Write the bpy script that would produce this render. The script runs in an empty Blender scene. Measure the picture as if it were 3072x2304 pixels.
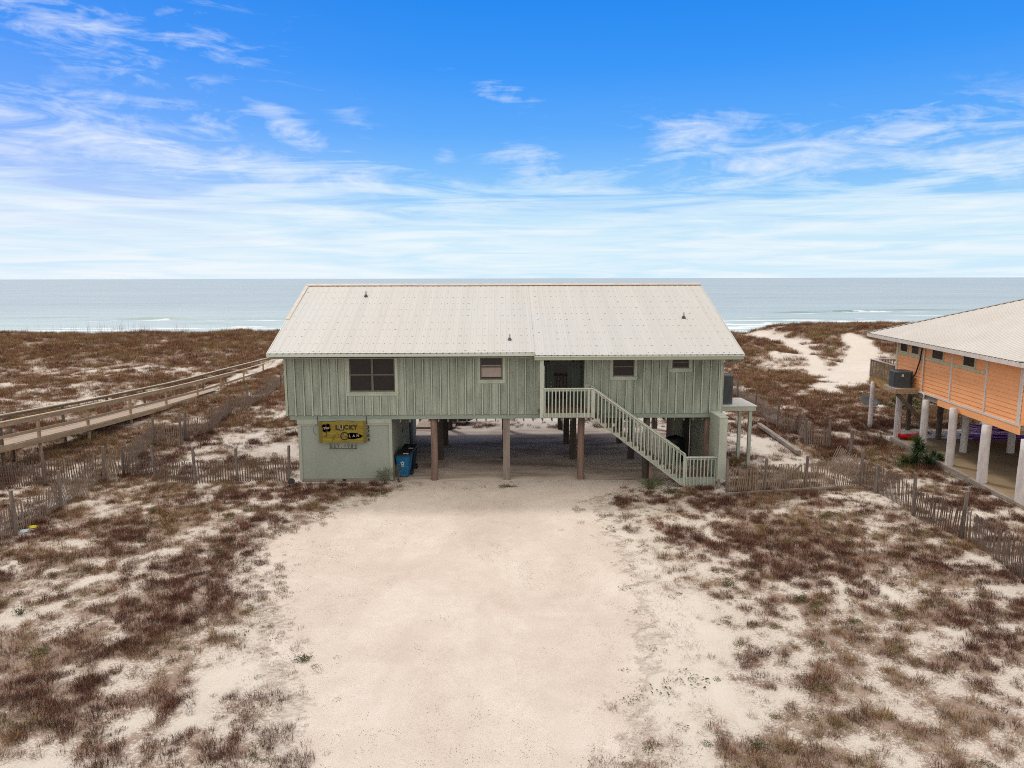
import bpy, math, random
from mathutils import Vector, Matrix, noise
R = math.radians
random.seed(7)
scn = bpy.context.scene
COL = scn.collection

# ------------------------------------------------------------------ camera
F = 2130.0; CX, CY = 1536.0, 1152.0
PITCH = math.atan(317 / F); YAW = R(1.18); ROLL = R(0.121); H = 8.75
fw = Vector((math.sin(YAW) * math.cos(PITCH), math.cos(YAW) * math.cos(PITCH), -math.sin(PITCH)))
rt0 = Vector((math.cos(YAW), -math.sin(YAW), 0)); up0 = rt0.cross(fw)
rt = rt0 * math.cos(ROLL) - up0 * math.sin(ROLL)
up = up0 * math.cos(ROLL) + rt0 * math.sin(ROLL)
CAM = Vector((0, 0, H))
cd = bpy.data.cameras.new('camera'); cam = bpy.data.objects.new('camera', cd); COL.objects.link(cam)
cd.sensor_width = 36; cd.lens = F / 3072 * 36; cd.clip_start = 0.1; cd.clip_end = 90000
m3 = Matrix((rt, up, -fw)).transposed()
cam.matrix_world = Matrix.Translation(CAM) @ m3.to_4x4()
scn.camera = cam
def ray(u, v): return rt * ((u - CX) / F) - up * ((v - CY) / F) + fw
def at_y(u, v, y):
    d = ray(u, v); return CAM + d * (y / d.y)
def at_x(u, v, x):
    d = ray(u, v); return CAM + d * (x / d.x)
def at_z(u, v, z=0.0):
    d = ray(u, v); return CAM + d * ((z - H) / d.z)
def at_pl(u, v, p, n):
    d = ray(u, v); return CAM + d * ((Vector(p) - CAM).dot(n) / d.dot(n))
def xy(u, y): return at_y(u, 1180, y).x
def zy(v, y, u=1500): return at_y(u, v, y).z

def sst(a, b, x):
    t = max(0.0, min(1.0, (x - a) / (b - a))); return t * t * (3 - 2 * t)
def nz(x, y, s, o=0.0): return noise.noise(Vector((x / s + o, y / s - o, o * 1.7)))
def fb(x, y, s, o=0.0, k=3):
    a = 0; w = 1; t = 0
    for i in range(k):
        a += w * nz(x, y, s, o + i * 9.1); t += w; w *= .55; s *= .5
    return a / t

# ------------------------------------------------------------------ objects / tags
def tag(o, label=None, cat=None, group=None, kind=None):
    if label: o['label'] = label
    if cat: o['category'] = cat
    if group: o['group'] = group
    if kind: o['kind'] = kind
    return o
def empty(name, loc, label=None, cat=None, group=None):
    o = bpy.data.objects.new(name, None); COL.objects.link(o); o.location = loc
    o.empty_display_size = .2
    return tag(o, label, cat, group)

class MB:
    def __init__(s): s.v = []; s.f = []; s.m = []
    def add(s, vs, fs, mi=0):
        b = len(s.v); s.v += [Vector(p) for p in vs]
        s.f += [tuple(b + i for i in f) for f in fs]; s.m += [mi] * len(fs)
    def box(s, a, b, mi=0):
        x0, y0, z0 = a; x1, y1, z1 = b
        if x0 > x1: x0, x1 = x1, x0
        if y0 > y1: y0, y1 = y1, y0
        if z0 > z1: z0, z1 = z1, z0
        s.add([(x0,y0,z0),(x1,y0,z0),(x1,y1,z0),(x0,y1,z0),(x0,y0,z1),(x1,y0,z1),(x1,y1,z1),(x0,y1,z1)],
              [(0,3,2,1),(4,5,6,7),(0,1,5,4),(1,2,6,5),(2,3,7,6),(3,0,4,7)], mi)
    def beam(s, p, q, w, h, upv=(0, 0, 1), mi=0, w2=None, h2=None):
        p = Vector(p); q = Vector(q); d = (q - p).normalized(); u_ = Vector(upv)
        sd = d.cross(u_)
        if sd.length < 1e-4: sd = d.cross(Vector((0, 1, 0)))
        sd.normalize(); u_ = sd.cross(d)
        w2 = w if w2 is None else w2; h2 = h if h2 is None else h2
        vs = []
        for c, a, b in ((p, w, h), (q, w2, h2)):
            for i, j in ((-1, -1), (1, -1), (1, 1), (-1, 1)): vs.append(c + sd * (i * a / 2) + u_ * (j * b / 2))
        s.add(vs, [(0,1,2,3),(7,6,5,4),(0,4,5,1),(1,5,6,2),(2,6,7,3),(3,7,4,0)], mi)
    def tube(s, p, q, r0, r1=None, n=8, mi=0, cap=True):
        p = Vector(p); q = Vector(q); r1 = r0 if r1 is None else r1
        d = (q - p).normalized(); a = d.orthogonal().normalized(); b = d.cross(a)
        vs = []
        for c, r in ((p, r0), (q, r1)):
            for i in range(n):
                t = 2 * math.pi * i / n; vs.append(c + (a * math.cos(t) + b * math.sin(t)) * r)
        fs = [(i, (i + 1) % n, n + (i + 1) % n, n + i) for i in range(n)]
        if cap: fs += [tuple(range(n))[::-1], tuple(range(n, 2 * n))]
        s.add(vs, fs, mi)
    def path(s, pts, r, n=6, mi=0):
        for a, b in zip(pts, pts[1:]): s.tube(a, b, r, r, n, mi)
    def prism(s, poly, a, b, mi=0):
        # poly: list of (x,z) in the XZ plane, extruded from y=a to y=b
        n = len(poly)
        vs = [(x, a, z) for x, z in poly] + [(x, b, z) for x, z in poly]
        s.add(vs, [tuple(range(n)), tuple(range(2 * n - 1, n - 1, -1))] + [(i + n, (i + 1) % n + n, (i + 1) % n, i) for i in range(n)], mi)
    def build(s, name, mats, parent=None, smooth=False, M=None):
        me = bpy.data.meshes.new(name)
        me.from_pydata([tuple(p) for p in s.v], [], s.f)
        if not isinstance(mats, (list, tuple)): mats = [mats]
        for m_ in mats: me.materials.append(m_)
        me.polygons.foreach_set('material_index', s.m)
        if smooth: me.polygons.foreach_set('use_smooth', [True] * len(s.f))
        me.update()
        o = bpy.data.objects.new(name, me); COL.objects.link(o)
        if M is not None: me.transform(M)
        if parent is not None:
            o.parent = parent
            r = parent
            t = Vector((0, 0, 0))
            while r is not None: t += r.location; r = r.parent
            me.transform(Matrix.Translation(-t))
        return o
def one(name, mats, parent, fn, *a, **k):
    m_ = MB(); getattr(m_, fn)(*a, **k); return m_.build(name, mats, parent)

def text_mb(mb, txt, size, M, depth=.012, mi=0, bold=0.0):
    c = bpy.data.curves.new('t', 'FONT'); c.body = txt; c.size = size; c.extrude = depth / 2; c.align_x = 'CENTER'; c.align_y = 'CENTER'
    c.offset = bold; c.resolution_u = 3
    o = bpy.data.objects.new('t', c); COL.objects.link(o)
    dg = bpy.context.evaluated_depsgraph_get()
    me = bpy.data.meshes.new_from_object(o.evaluated_get(dg))
    mb.add([M @ v.co for v in me.vertices], [tuple(p.vertices) for p in me.polygons], mi)
    bpy.data.objects.remove(o); bpy.data.curves.remove(c); bpy.data.meshes.remove(me)
FRONT = Matrix.Rotation(R(90), 4, 'X')

# ------------------------------------------------------------------ materials
def new_mat(name):
    m = bpy.data.materials.new(name); m.use_nodes = True
    nt = m.node_tree; b = nt.nodes['Principled BSDF']; return m, nt, b
def N(nt, t, **k):
    n = nt.nodes.new(t)
    for a, v in k.items():
        if a in n.inputs.keys() if isinstance(a, str) else False: n.inputs[a].default_value = v
        else: setattr(n, a, v)
    return n
def link(nt, a, b): nt.links.new(a, b)
def mapped(nt, scale=(1, 1, 1), rot=(0, 0, 0)):
    g = N(nt, 'ShaderNodeNewGeometry'); mp = N(nt, 'ShaderNodeMapping')
    mp.inputs['Scale'].default_value = scale; mp.inputs['Rotation'].default_value = rot
    link(nt, g.outputs['Position'], mp.inputs['Vector']); return mp.outputs['Vector']
def noise_n(nt, vec, scale, detail=4, rough=.55, dist=0):
    n = N(nt, 'ShaderNodeTexNoise'); n.inputs['Scale'].default_value = scale
    n.inputs['Detail'].default_value = detail; n.inputs['Roughness'].default_value = rough
    n.inputs['Distortion'].default_value = dist; link(nt, vec, n.inputs['Vector']); return n.outputs['Fac']
def ramp(nt, fac, stops):
    r = N(nt, 'ShaderNodeValToRGB'); e = r.color_ramp.elements
    while len(e) < len(stops): e.new(.5)
    for i, (p, c) in enumerate(stops):
        e[i].position = p; e[i].color = (*c, 1) if len(c) == 3 else c
    link(nt, fac, r.inputs['Fac']); return r.outputs['Color']
def mix(nt, f, a, b, mode='MIX'):
    m = N(nt, 'ShaderNodeMix', data_type='RGBA', blend_type=mode)
    for s, v in ((0, f), (6, a), (7, b)):
        if hasattr(v, 'is_output'): link(nt, v, m.inputs[s])
        elif s == 0: m.inputs[0].default_value = v
        else: m.inputs[s].default_value = (*v, 1)
    return m.outputs[2]
def math_n(nt, op, a, b=0.0, c=None):
    m = N(nt, 'ShaderNodeMath', operation=op)
    for i, v in enumerate((a, b) + ((c,) if c is not None else ())):
        if hasattr(v, 'is_output'): link(nt, v, m.inputs[i])
        else: m.inputs[i].default_value = v
    return m.outputs[0]
def bump(nt, b, h, strength, dist=.02):
    n = N(nt, 'ShaderNodeBump'); n.inputs['Strength'].default_value = strength; n.inputs['Distance'].default_value = dist
    link(nt, h, n.inputs['Height']); link(nt, n.outputs['Normal'], b.inputs['Normal'])
def mat(name, c1, c2=None, rough=.75, scale=2.0, stretch=(1, 1, 1), fine=30.0, fvar=.12, bmp=.15, metal=0.0, spec=.4, lo=.35, hi=.65, bd=.01):
    m, nt, b = new_mat(name)
    c2 = c2 or tuple(x * .82 for x in c1)
    v = mapped(nt, stretch)
    n1 = noise_n(nt, v, scale, 5, .6)
    c = ramp(nt, n1, [(lo, c1), (hi, c2)])
    n2 = noise_n(nt, v, fine, 3, .6)
    g = ramp(nt, n2, [(.3, (1 - fvar,) * 3), (.7, (1 + fvar * .5,) * 3)])
    link(nt, mix(nt, 1.0, c, g, 'MULTIPLY'), b.inputs['Base Color'])
    b.inputs['Roughness'].default_value = rough; b.inputs['Metallic'].default_value = metal
    b.inputs['Specular IOR Level'].default_value = spec
    if bmp: bump(nt, b, n2, bmp, bd)
    return m
VS = (1, 1, .12)     # vertical streaks
HS = (.12, 1, 1)
M = {}
M['siding'] = mat('siding_sage', (.37, .415, .355), (.235, .268, .23), .8, 1.6, (2.6, 2.6, .35), 26, .3, .3)
M['grime_shade'] = mat('batten_grime_shade', (.10, .105, .08), (.06, .065, .05), .9, 3, VS, 20, .2, 0)  # strips beside the battens: shadow gaps painted as dark colour, along with dirt
nt = M['siding'].node_tree; b = nt.nodes['Principled BSDF']; old = b.inputs['Base Color'].links[0].from_socket
st_ = noise_n(nt, mapped(nt, (1.2, 1.2, .5)), .9, 6, .65, .5); st2 = noise_n(nt, mapped(nt, (14, 14, .5)), 1.0, 4, .6)
c = mix(nt, 1, old, ramp(nt, st_, [(.32, (.70, .72, .68)), (.5, (1,) * 3), (.7, (1.10, 1.08, 1.06))]), 'MULTIPLY')
c = mix(nt, 1, c, ramp(nt, st2, [(.35, (.90,) * 3), (.6, (1.05,) * 3)]), 'MULTIPLY'); link(nt, c, b.inputs['Base Color'])
M['batten'] = mat('batten_sage', (.42, .465, .395), (.325, .365, .31), .75, 2, VS, 30, .15, .2)
M['trim'] = mat('trim_sage', (.35, .375, .315), (.29, .315, .265), .7, 1.5, (1, 1, .4), 20, .1, .1)
M['room'] = mat('room_panel', (.285, .32, .285), (.25, .28, .25), .7, .8, (1, 1, .5), 22, .07, .08)
M['rail'] = mat('rail_sage', (.43, .465, .405), (.35, .38, .33), .65, 2, (1, 1, .3), 25, .12, .12)
M['railtop'] = mat('rail_cap', (.56, .60, .53), (.46, .50, .43), .65, 2, (1, 1, 1), 25, .12, .12)
M['beam'] = mat('beam_sage', (.26, .32, .275), (.20, .25, .22), .75, 1.5, HS, 20, .12, .12)
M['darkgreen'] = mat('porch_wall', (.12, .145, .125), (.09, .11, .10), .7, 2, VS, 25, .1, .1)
M['door'] = mat('door_paint', (.055, .075, .068), None, .5, 2, VS, 30, .08, .05)
M['roof'] = mat('roof_metal', (.53, .52, .505), (.55, .50, .465), .42, .16, (1, 1, 1), 9, .03, .02, .0, .5)
m, nt, b = new_mat('roof_sheet'); M['roof'] = m
n0 = noise_n(nt, mapped(nt), .13, 3); n1 = noise_n(nt, mapped(nt, (3.5, .16, .3)), 1.4, 6, .7); n2 = noise_n(nt, mapped(nt, (1.9, .02, .02)), 1.0, 2)
c = ramp(nt, n0, [(.36, (.485, .488, .486)), (.62, (.495, .48, .466))])
c = mix(nt, 1, c, ramp(nt, n1, [(.3, (.955, .945, .93)), (.5, (1,) * 3), (.7, (1.03,) * 3)]), 'MULTIPLY')
c = mix(nt, 1, c, ramp(nt, n2, [(.35, (.965,) * 3), (.65, (1.03,) * 3)]), 'MULTIPLY')
link(nt, c, b.inputs['Base Color']); b.inputs['Roughness'].default_value = .62; b.inputs['Specular IOR Level'].default_value = .3
M['roof2'] = mat('roof_sheet_cream', (.60, .57, .54), (.56, .52, .48), .6, .5, (1, 1, 1), 9, .04, 0)
M['screw'] = mat('roof_screw', (.16, .12, .10), None, .7)
M['rust'] = mat('rusty_edge', (.20, .10, .06), (.30, .19, .13), .8, 6)
M['ridge'] = mat('ridge_cap', (.54, .50, .455), (.46, .40, .34), .6, 3, (1, 1, 1), 20, .1)
M['gutter'] = mat('gutter', (.52, .55, .50), (.45, .48, .43), .5, 1, HS, 12, .08, .05)
M['fascia'] = mat('fascia', (.34, .37, .28), (.28, .31, .24), .6, 1, HS, 12, .08, .05)
M['soffit'] = mat('soffit', (.30, .33, .27), None, .8)
M['under'] = mat('underfloor_wood', (.30, .25, .20), (.22, .18, .15), .9, 1.5, (1, 6, 1), 20, .3)
M['pile'] = mat('pile_wood', (.26, .165, .125), (.155, .11, .095), .9, 3.0, (3, 3, .25), 26, .35, .5)
M['pile_grey'] = mat('pile_grey', (.27, .225, .20), (.20, .155, .135), .9, 3.0, (3, 3, .25), 26, .35, .5)
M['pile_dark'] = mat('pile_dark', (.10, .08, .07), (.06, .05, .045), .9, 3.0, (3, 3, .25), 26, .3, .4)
M['tread'] = mat('tread_wood', (.20, .135, .095), (.145, .10, .075), .85, 2, (1, 5, 1), 24, .25, .3)
M['deckwood'] = mat('weathered_deck', (.47, .365, .28), (.36, .27, .205), .85, 2.5, (.6, 3, 1), 20, .22, .3)
M['bwood'] = mat('boardwalk_wood', (.42, .305, .20), (.28, .20, .13), .88, 2.0, (3, .5, 3), 20, .3, .35)
M['bwood_top'] = mat('boardwalk_cap', (.60, .49, .36), (.44, .35, .25), .85, 2.0, (3, .5, 3), 20, .2, .25)
M['bwood_dark'] = mat('boardwalk_dark', (.15, .115, .085), (.09, .07, .055), .9, 2.0, (3, .5, 3), 20, .3, .3)
M['slat'] = mat('fence_slat', (.31, .235, .19), (.17, .125, .10), .95, 5.0, (4, 4, .5), 30, .3, .3)
M['slat_red'] = mat('fence_slat_red', (.17, .12, .10), (.095, .068, .058), .95, 5.0, (4, 4, .5), 30, .3, .3)
M['fpost'] = mat('fence_post', (.23, .19, .175), (.135, .11, .10), .95, 4.0, (3, 3, .3), 26, .35, .4)
M['wire'] = mat('wire', (.16, .14, .13), None, .6, 5)
M['glass'], nt, b = new_mat('window_glass')
b.inputs['Base Color'].default_value = (.018, .015, .018, 1); b.inputs['Roughness'].default_value = .05; b.inputs['Specular IOR Level'].default_value = .36
bump(nt, b, noise_n(nt, mapped(nt, (1, 1, 1.6)), 1.8, 3), .16, .05)
M['blind'] = mat('window_shade', (.36, .30, .27), (.30, .25, .225), .8, 1, HS, 10, .05)
M['frame'] = mat('window_frame', (.10, .095, .08), None, .5)
M['frame_lt'] = mat('window_frame_bronze', (.13, .12, .095), None, .5)
M['steel'] = mat('galvanised', (.42, .42, .42), (.33, .33, .34), .45, 6, metal=.3)
M['darkmetal'] = mat('dark_metal', (.06, .062, .066), None, .5)
M['acgrey'] = mat('condenser_grey', (.085, .095, .105), (.065, .075, .085), .5, 3, fine=14, fvar=.08)
M['acgrey2'] = mat('condenser_rib', (.05, .056, .063), None, .55)
M['actop'] = mat('condenser_top', (.38, .38, .38), None, .5)
M['white'] = mat('white_paint', (.66, .64, .60), (.56, .53, .50), .7, 2)
M['signwood'] = mat('sign_board', (.27, .215, .022), (.18, .13, .018), .7, 3, (.5, 1, 5), 22, .2, .2)
M['signframe'] = mat('sign_frame', (.19, .14, .03), (.13, .10, .025), .75, 3, VS, 22, .15, .2)
M['char'] = mat('burnt_wood', (.028, .017, .013), None, .8)
M['sgrey'] = mat('sign_pale', (.36, .32, .24), None, .8)
M['iron'] = mat('black_iron', (.012, .012, .014), None, .6)
M['binblue'] = mat('bin_blue', (.010, .15, .34), (.008, .12, .27), .45, 1.5, fine=10, fvar=.06, bmp=.03)
M['bindark'] = mat('bin_dark_blue', (.004, .02, .045), None, .5)
M['lid'] = mat('bin_lid', (.010, .012, .016), None, .45)
M['orange'] = mat('orange_siding', (.92, .43, .19), (.84, .375, .16), .75, .9, (1, 1, 2.5), 16, .12, .12)
M['orange2'] = mat('orange_skirt', (.90, .42, .175), (.84, .38, .155), .7, .7, (1, 1, 1), 16, .06, .05)
M['cream'] = mat('cream_trim', (.62, .55, .42), (.52, .47, .35), .7, 3, (1, 1, .4), 18, .1, .1)
M['creamband'] = mat('cream_trim_weathered', (.54, .50, .35), (.46, .45, .30), .7, 3, (1, 1, 1), 12, .15)
M['pinkwhite'] = mat('white_trim', (.66, .60, .55), (.58, .52, .48), .65, 2, (1, 1, 1), 12, .05)
M['whitepile'] = mat('white_pile', (.64, .61, .61), (.52, .48, .49), .8, 3.2, (2, 2, .7), 18, .12, .3)
M['yellowwood'] = mat('yellow_wood', (.44, .27, .09), (.30, .17, .06), .85, 2, (1, 1, 4), 20, .25, .25)
M['railwood'] = mat('rail_wood', (.36, .27, .17), (.22, .155, .10), .85, 4, (2, 2, .5), 20, .25, .25)
M['kerbwood'] = mat('kerb_timber', (.35, .30, .25), (.22, .18, .155), .9, 2, (2, .6, 2), 18, .3, .4)
M['purple'] = mat('kayak_purple', (.26, .08, .50), (.34, .13, .58), .4, 2, fine=8, fvar=.05)
M['lilac'] = mat('kayak_lilac', (.66, .48, .76), (.56, .40, .68), .4, 2, fine=8, fvar=.05)
M['black'] = mat('black_plastic', (.012, .012, .015), None, .5)
M['red'] = mat('kayak_red', (.55, .015, .012), (.42, .01, .01), .35, 2, fine=8, fvar=.05)
M['rustor'] = mat('paddle_orange', (.30, .075, .025), None, .6)
M['dish'] = mat('dish_grey', (.05, .055, .06), None, .5)
M['yucca'] = mat('yucca_leaf', (.030, .065, .022), (.055, .095, .028), .6, 3, fine=12, fvar=.3, bmp=0)
M['yuccaY'] = mat('yucca_leaf_pale', (.11, .14, .04), (.16, .17, .05), .6, 3, fine=12, fvar=.2, bmp=0)
M['bark'] = mat('bark', (.10, .075, .055), None, .9, 5)
M['shrub'] = mat('shrub_leaf', (.10, .125, .065), (.14, .155, .09), .8, 6, bmp=0)
M['shrub2'] = mat('shrub_leaf_green', (.05, .085, .025), (.10, .12, .04), .8, 6, bmp=0)
M['hang'] = mat('green_cloth', (.16, .19, .035), None, .8)
M['yellow'] = mat('yellow_bag', (.72, .62, .03), None, .5)
M['bluebag'] = mat('pale_blue_bag', (.35, .50, .58), (.6, .65, .68), .4, 9)
M['block'] = mat('block_base', (.26, .25, .22), (.19, .18, .165), .9, 3)
M['pathw'] = mat('path_boards', (.52, .50, .48), (.42, .40, .38), .9, 2, (1, 5, 1), 12, .15)
# concrete under the green house: stained, slightly wet
m, nt, b = new_mat('carport_concrete'); M['slab'] = m
v = mapped(nt, (.32, 1.1, 1)); n1 = noise_n(nt, v, .75, 6, .62, .6); n2 = noise_n(nt, mapped(nt), 24, 4)
c = ramp(nt, n1, [(.34, (.30, .24, .20)), (.45, (.50, .41, .345)), (.54, (.64, .54, .46)), (.64, (.72, .62, .53))])
link(nt, mix(nt, .5, c, ramp(nt, n2, [(.3, (.5,) * 3), (.7, (1.1,) * 3)]), 'MULTIPLY'), b.inputs['Base Color'])
link(nt, ramp(nt, n1, [(.40, (.8,) * 3), (.6, (.95,) * 3)]), b.inputs['Roughness']); b.inputs['Specular IOR Level'].default_value = 0; bump(nt, b, n2, .1, .01)
m, nt, b = new_mat('tan_concrete'); M['tanslab'] = m
n1 = noise_n(nt, mapped(nt), .7, 5); n2 = noise_n(nt, mapped(nt), 60, 2)
c = ramp(nt, n1, [(.35, (.33, .245, .155)), (.65, (.24, .175, .115))])
link(nt, mix(nt, .6, c, ramp(nt, n2, [(.3, (.7,) * 3), (.7, (1.15,) * 3)]), 'MULTIPLY'), b.inputs['Base Color']); b.inputs['Roughness'].default_value = .95; b.inputs['Specular IOR Level'].default_value = 0

# sand with plant litter (vertex attribute "veg" says where litter lies)
m, nt, b = new_mat('sand'); M['sand'] = m
P = mapped(nt)
at = N(nt, 'ShaderNodeAttribute', attribute_name='veg')
n0 = noise_n(nt, P, .35, 4); n1 = noise_n(nt, P, 2.2, 6, .65, .4); n2 = noise_n(nt, P, 14, 5, .7); n3 = noise_n(nt, P, 90, 2)
sand = ramp(nt, n0, [(.35, (.66, .60, .535)), (.65, (.615, .55, .485))])
sand = mix(nt, 1, sand, ramp(nt, n3, [(.3, (.86,) * 3), (.7, (1.06,) * 3)]), 'MULTIPLY')
sand = mix(nt, ramp(nt, n1, [(.30, (.55,) * 3), (.45, (0,) * 3)]), sand, (.52, .43, .35))
lit = ramp(nt, n2, [(.3, (.12, .07, .05)), (.5, (.23, .15, .11)), (.7, (.40, .29, .22))])
lf = math_n(nt, 'ADD', math_n(nt, 'MULTIPLY', at.outputs['Fac'], 1.25), math_n(nt, 'MULTIPLY', math_n(nt, 'SUBTRACT', n2, .5), 2.4))
lf = math_n(nt, 'ADD', lf, math_n(nt, 'MULTIPLY', math_n(nt, 'SUBTRACT', n1, .5), 1.1))
n4 = noise_n(nt, mapped(nt, (1, 2.2, 1), (0, 0, .5)), 17, 4, .75, 1.5)
tw = math_n(nt, 'MULTIPLY', ramp(nt, n4, [(.38, (1,) * 3), (.49, (0,) * 3)]), math_n(nt, 'MINIMUM', math_n(nt, 'MULTIPLY', at.outputs['Fac'], 2.4), .80))
sand = mix(nt, tw, sand, (.24, .17, .14))
lf = ramp(nt, lf, [(.60, (0,) * 3), (.92, (1,) * 3)])
link(nt, mix(nt, math_n(nt, 'MULTIPLY', lf, .82), sand, lit), b.inputs['Base Color']); b.inputs['Roughness'].default_value = .95; b.inputs['Specular IOR Level'].default_value = .15
hh = math_n(nt, 'ADD', math_n(nt, 'MULTIPLY', n1, 1.0), math_n(nt, 'MULTIPLY', n2, .35))
bump(nt, b, hh, .75, .12)

m, nt, b = new_mat('crushed_shell_drive'); M['drive'] = m
P = mapped(nt); n0 = noise_n(nt, mapped(nt, (1, .8, 1)), .28, 5, .6, .5); n1 = noise_n(nt, P, 1.5, 6, .7, .3); n2 = noise_n(nt, P, 60, 3, .8); n3 = noise_n(nt, P, 24, 4, .8)
c = ramp(nt, n0, [(.30, (.555, .475, .42)), (.48, (.605, .53, .472)), (.62, (.655, .585, .53)), (.75, (.575, .50, .445))])
c = mix(nt, .6, c, ramp(nt, n1, [(.3, (.88, .86, .84)), (.7, (1.08,) * 3)]), 'MULTIPLY')
c = mix(nt, 1, c, ramp(nt, n2, [(.34, (.62, .585, .555)), (.47, (1,) * 3), (.7, (1.12,) * 3)]), 'MULTIPLY')
c = mix(nt, ramp(nt, n3, [(.30, (.55,) * 3), (.36, (0,) * 3)]), c, (.24, .17, .14))
ea = N(nt, 'ShaderNodeAttribute', attribute_name='edge')
ru = N(nt, 'ShaderNodeAttribute', attribute_name='rut'); c = mix(nt, math_n(nt, 'MULTIPLY', ru.outputs['Fac'], math_n(nt, 'MULTIPLY', n1, .38)), c, (.46, .395, .345))
link(nt, c, b.inputs['Base Color']); b.inputs['Roughness'].default_value = .95; b.inputs['Specular IOR Level'].default_value = .15
bump(nt, b, math_n(nt, 'ADD', n2, math_n(nt, 'MULTIPLY', n1, .8)), .5, .03)
al = math_n(nt, 'ADD', ea.outputs['Fac'], math_n(nt, 'MULTIPLY', math_n(nt, 'SUBTRACT', noise_n(nt, P, 1.6, 6, .7), .5), 1.8))
link(nt, ramp(nt, al, [(.35, (0,) * 3), (.65, (1,) * 3)]), b.inputs['Alpha'])

m, nt, b = new_mat('sea_water'); M['sea'] = m
g = mapped(nt, (.35, 1, 1)); n1 = noise_n(nt, g, .35, 6, .65); n2 = noise_n(nt, mapped(nt, (.12, .5, 1)), .05, 5, .6); n3 = noise_n(nt, mapped(nt, (.004, .02, 1)), 1, 4)
fo = N(nt, 'ShaderNodeAttribute', attribute_name='foam'); gr = N(nt, 'ShaderNodeAttribute', attribute_name='green')
c = ramp(nt, n3, [(.3, (.33, .40, .42)), (.7, (.40, .46, .47))])
c = mix(nt, gr.outputs['Fac'], c, (.05, .16, .13))  # dark green wave fronts, with the wave shadows painted in as colour
ff = math_n(nt, 'MULTIPLY', fo.outputs['Fac'], 1.0)
ff = ramp(nt, math_n(nt, 'ADD', ff, math_n(nt, 'MULTIPLY', math_n(nt, 'SUBTRACT', n1, .5), 1.8)), [(.45, (0,) * 3), (.75, (1,) * 3)])
wv = noise_n(nt, mapped(nt, (.05, .9, 1)), .55, 6, .7)
c = mix(nt, .55, c, ramp(nt, wv, [(.32, (.70,) * 3), (.5, (1.0,) * 3), (.68, (1.25,) * 3)]), 'MULTIPLY')
ns = N(nt, 'ShaderNodeAttribute', attribute_name='shore'); c = mix(nt, ns.outputs['Fac'], c, (.50, .60, .60))
link(nt, mix(nt, ff, c, (.80, .84, .85)), b.inputs['Base Color'])
b.inputs['Roughness'].default_value = .45; b.inputs['Specular IOR Level'].default_value = .22
bump(nt, b, math_n(nt, 'ADD', n1, math_n(nt, 'MULTIPLY', n2, 2.5)), .9, .6)

def leafmat(name, cols, rough=.85):
    m, nt, b = new_mat(name)
    oi = N(nt, 'ShaderNodeObjectInfo')
    k = len(cols) - 1
    c = ramp(nt, oi.outputs['Random'], [(i / k, tuple(q * k_ for q, k_ in zip(c, (.80, .73, .80)))) for i, c in enumerate(cols)])
    link(nt, c, b.inputs['Base Color']); b.inputs['Roughness'].default_value = rough; b.inputs['Specular IOR Level'].default_value = .1
    return m
G_BR = leafmat('grass_brown', [(.19, .095, .06), (.26, .135, .085), (.34, .20, .125), (.14, .085, .065), (.42, .28, .18)])
G_TAN = leafmat('grass_tan', [(.48, .34, .17), (.38, .26, .12), (.30, .23, .08), (.58, .44, .25)])
G_OL = leafmat('grass_olive', [(.17, .16, .045), (.12, .13, .04), (.24, .20, .07)])
G_GR = leafmat('weed_green', [(.055, .10, .02), (.09, .14, .03), (.05, .08, .02)])
G_GY = leafmat('grass_grey', [(.30, .22, .17), (.22, .155, .12), (.40, .31, .25)])
G_RED = leafmat('grass_rust', [(.24, .095, .055), (.32, .135, .075), (.18, .075, .05)])

# ------------------------------------------------------------------ world and sun
SUN_EL, SUN_AZ = 57.0, -32.0     # azimuth from +Y (sea) towards +X; sun stands over the sea to the left
w = bpy.data.worlds.new('World'); scn.world = w; w.use_nodes = True; nt = w.node_tree
bg = nt.nodes['Background']; bg.inputs['Strength'].default_value = 1.0
sky = N(nt, 'ShaderNodeTexSky', sky_type='NISHITA', sun_disc=False)
sky.sun_elevation = R(SUN_EL); sky.sun_rotation = R(SUN_AZ); sky.altitude = 10; sky.air_density = 1.0; sky.dust_density = .6
tc = N(nt, 'ShaderNodeTexCoord'); D = tc.outputs['Generated']
sp = N(nt, 'ShaderNodeSeparateXYZ'); link(nt, D, sp.inputs[0])
X_, Y_, Z_ = sp.outputs
el = math_n(nt, 'ARCSINE', Z_)                       # radians
az = math_n(nt, 'ARCTAN2', X_, Y_)
cv = N(nt, 'ShaderNodeCombineXYZ'); link(nt, az, cv.inputs[0]); link(nt, el, cv.inputs[1])
def wnoise(sx, sy, rot, scale, det=7, rough=.6, dist=.5):
    mp = N(nt, 'ShaderNodeMapping'); mp.inputs['Scale'].default_value = (sx, sy, 1); mp.inputs['Rotation'].default_value = (0, 0, R(rot))
    link(nt, cv.outputs[0], mp.inputs['Vector']); return noise_n(nt, mp.outputs[0], scale, det, rough, dist)
nsky = mix(nt, 1.0, sky.outputs['Color'], (.1, .1, .1), 'MULTIPLY')
elr = math_n(nt, 'DIVIDE', el, 1.0)
base = ramp(nt, elr, [(0.0, (.62, .82, .97)), (.06, (.45, .74, .98)), (.12, (.25, .57, .99)), (.19, (.10, .405, .99)), (.27, (.030, .305, .96)), (.36, (.004, .24, .88))])
base = mix(nt, .06, base, nsky)
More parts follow.
